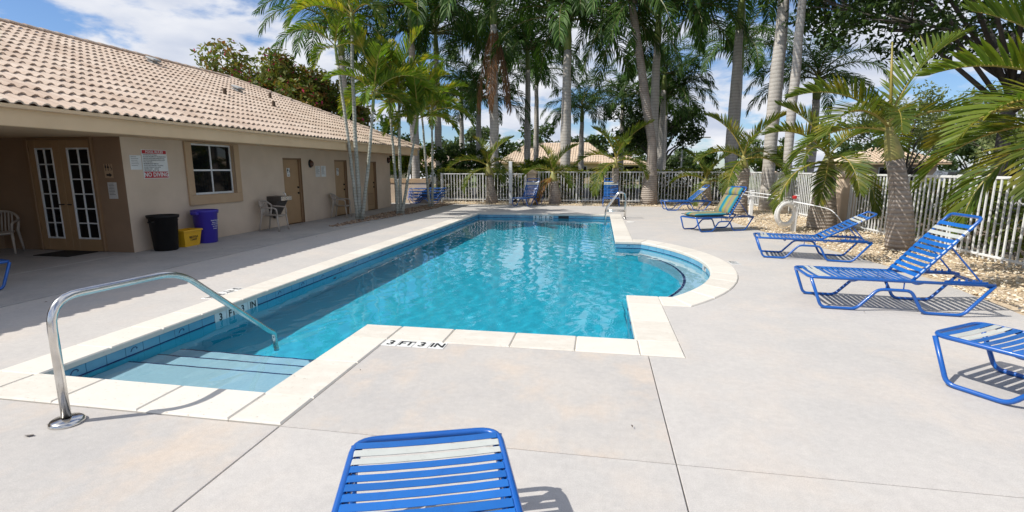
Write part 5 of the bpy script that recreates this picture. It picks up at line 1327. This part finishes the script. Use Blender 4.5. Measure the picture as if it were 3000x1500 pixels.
# ------------------------------------------------------------------ the far side
def far_house(x0, x1, y0, y1, wh, rh, label, seed, wins):
    t = thing('tiled_house', label, 'house', (0, 0, 0), 0, 'tiled houses in the distance'); b = MB(); b.box((x0, y0, 0), (x1, y1, wh), 'wall_far'); b.build('wall', t)
    e = .6; ym = (y0 + y1) / 2; q = (y1 - y0) / 2 * .55; b = MB()
    A = [(x0 - e, y0 - e, wh), (x1 + e, y0 - e, wh), (x1 + e, y1 + e, wh), (x0 - e, y1 + e, wh), (x0 + q, ym, wh + rh), (x1 - q, ym, wh + rh)]
    b.add(A, [(0, 1, 5, 4), (1, 2, 5), (2, 3, 4, 5), (3, 0, 4)], 'roof_far'); b.box((x0 - e, y0 - e, wh - .15), (x1 + e, y1 + e, wh - .01), 'stucco_beam'); r = b.build('roof', t)
    b = MB(); nrm = Vector((0, -(rh), (ym - y0 + e))).normalized(); up = Vector((0, ym - y0 + e, rh)); nn = int((x1 - x0 + 2 * e) / .3)
    for k in range(nn):
        x = x0 - e + (k + .5) * .3; f = 1.
        f = min(1, (x - (x0 - e)) / (q + e)) if x < x0 + q else (min(1, ((x1 + e) - x) / (q + e)) if x > x1 - q else 1)
        lo = Vector((x, y0 - e, wh + .03)); hi = lo + up * f * .98; b.tube([lo, hi], .06, 'roof_far', 5)
    rows = 12
    for k in range(rows):
        f = k / rows; xa = x0 - e + (q + e) * f; xb = x1 + e - (q + e) * f; p = Vector((0, y0 - e, wh)) + up * f + nrm * .06
        b.box((xa, p.y - .03, p.z), (xb, p.y + .03, p.z + .03), 'roof_far')
    stuff(b.build('roof_tiles', r))
    for (xa, xb, za, zb) in wins:
        b = MB(); b.box((xa, y0 - .05, za), (xb, y0 + .05, zb), 'dark_glass'); w = b.build('window', t)
        f = MB()
        for (p, q2, r2, s2) in ((xa - .06, xa, za - .06, zb + .06), (xb, xb + .06, za - .06, zb + .06), (xa, xb, zb, zb + .06), (xa, xb, za - .06, za)): f.box((p, y0 - .07, r2), (q2, y0 - .001, s2), 'white_paint')
        f.build('frame', w)
    return t
far_house(-11.6, .9, 60, 69, 2.5, 2.45, 'tan house with tiled hip roof straight beyond the fence', 1, [(-10.6, -9.4, .9, 2.0), (-7, -5.6, .3, 2.1), (-3.4, -1.6, .9, 2.0)])
far_house(.4, 4.6, 58, 64, 2.3, .9, 'low porch wing with dark screens beside the tan house', 2, [(.8, 2.3, .5, 2.0), (2.6, 4.2, .5, 2.0)])
far_house(-25, -15.2, 50, 58, 1.9, 1.5, 'pale low house with pinkish tiled roof at the left', 3, [(-23.5, -22, .8, 1.6), (-19, -17.5, .8, 1.6)])
far_house(20.5, 25.5, 44, 50, 2.2, 1.2, 'low brown roofed house seen over the right fence', 4, [(21.5, 22.4, .8, 1.8), (23.4, 24.6, .8, 1.8)])
def car(x, y, rz, m, label, suv=True):
    t = thing('parked_car', label, 'car', (x, y, -.03), rz, 'parked cars'); n = 9
    prof = [(-2.25, .45), (-2.25, .85), (-1.95, 1.05), (-1.55, 1.62), (.35, 1.68), (1.0, 1.12), (2.05, .95), (2.25, .75), (2.25, .45)]
    b = MB(); V = [(px, s * (.90 if pz < 1.2 else .72), pz) for s in (-1, 1) for px, pz in prof]; k = len(prof)
    b.add(V, [tuple(range(k - 1, -1, -1)), tuple(k + i for i in range(k))] + [(i, (i + 1) % k, k + (i + 1) % k, k + i) for i in range(k)], m); b.build('body', t)
    for s in (-1, 1):
        g = MB(); g.add([(-1.75, s * .862, 1.14), (.75, s * .862, 1.14), (.25, s * .735, 1.56), (-1.45, s * .735, 1.56)], [(0, 1, 2, 3)], 'dark_glass'); g.build('side_window', t)
        for wx in (-1.4, 1.45):
            w = MB(); w.lathe([(.34, -.11), (.34, .11)], 'rubber', 18); o = w.build('wheel', t, False, (wx, s * .82, .34), (R(90), 0, 0))
            w = MB(); w.lathe([(.2, -.12), (.2, .12)], 'lamp_metal', 12); w.build('rim', o)
    g = MB(); g.add([(1.02, -.78, 1.14), (1.02, .78, 1.14), (.42, .66, 1.62), (.42, -.66, 1.62)], [(0, 1, 2, 3)], 'dark_glass'); g.build('windscreen', t)
car(-15.2, 43, R(90), 'car_white', 'white car parked beyond the low wall'); car(13.4, 21.6, R(70), 'car_dark', 'dark car whose roof shows over the right fence')
car(5.6, 40, R(90), 'car_white', 'white car glimpsed through the far fence on the right'); car(-7.6, 40.5, R(90), 'car_white', 'white car glimpsed through the far fence on the left')
def street_lamp(x, y, h, arm, label):
    t = thing('street_lamp', label, 'lamp', (x, y, -.03), 0, 'street lamps beyond the pool'); b = MB(); b.tube([(0, 0, 0), (0, 0, h)], [.09, .06], 'lamp_metal', 8); b.build('pole', t)
    if arm: b = MB(); b.tube([(0, 0, h - .05), (arm, 0, h + .35)], .04, 'lamp_metal', 6); b.build('arm', t); b = MB(); b.bbox((arm - .1, -.12, h + .3), (arm + .5, .12, h + .42), 'lamp_metal', .03); b.build('lamp_head', t)
    else: b = MB(); b.lathe([(.05, 0), (.2, .1), (.2, .35), (.08, .45)], 'white_plastic', 12, (0, 0, h)); b.build('lamp_head', t)
street_lamp(7.6, 50.5, 4.3, 2.0, 'tall street lamp with slanting arm right of the dark tree'); street_lamp(-11.25, 34.5, 2.8, 0, 'white globe lamp post left of the thick palm trunk')
# dead leaves and twigs on the deck
rnd = random.Random(12); b = MB()
for k in range(30):
    x, y = (rnd.uniform(-9.2, -6.0), rnd.uniform(4.5, 16)) if k < 20 else (rnd.uniform(-2, 4.2), rnd.uniform(1.8, 9))
    if -5.1 < x < .9 and y > 4.4 or (x < 2.4 and y > 6.3 and x > -5): continue
    a = rnd.uniform(0, 6.3); s = rnd.uniform(.008, .022); z = .016; c, d = cos(a), sin(a)
    b.add([(x - c * s, y - d * s, z), (x + d * s * .35, y - c * s * .35, z + s * .5), (x + c * s, y + d * s, z + .002), (x - d * s * .35, y + c * s * .35, z + s * .15)], [(0, 1, 2), (0, 2, 3)], 'bark_brown')
b.add([(-3.62, 2.39, .006), (-3.58, 2.375, .016), (-3.545, 2.40, .010), (-3.575, 2.41, .004)], [(0, 1, 2, 3)], 'bark_brown')
stuff(b.build('leaf_litter'))
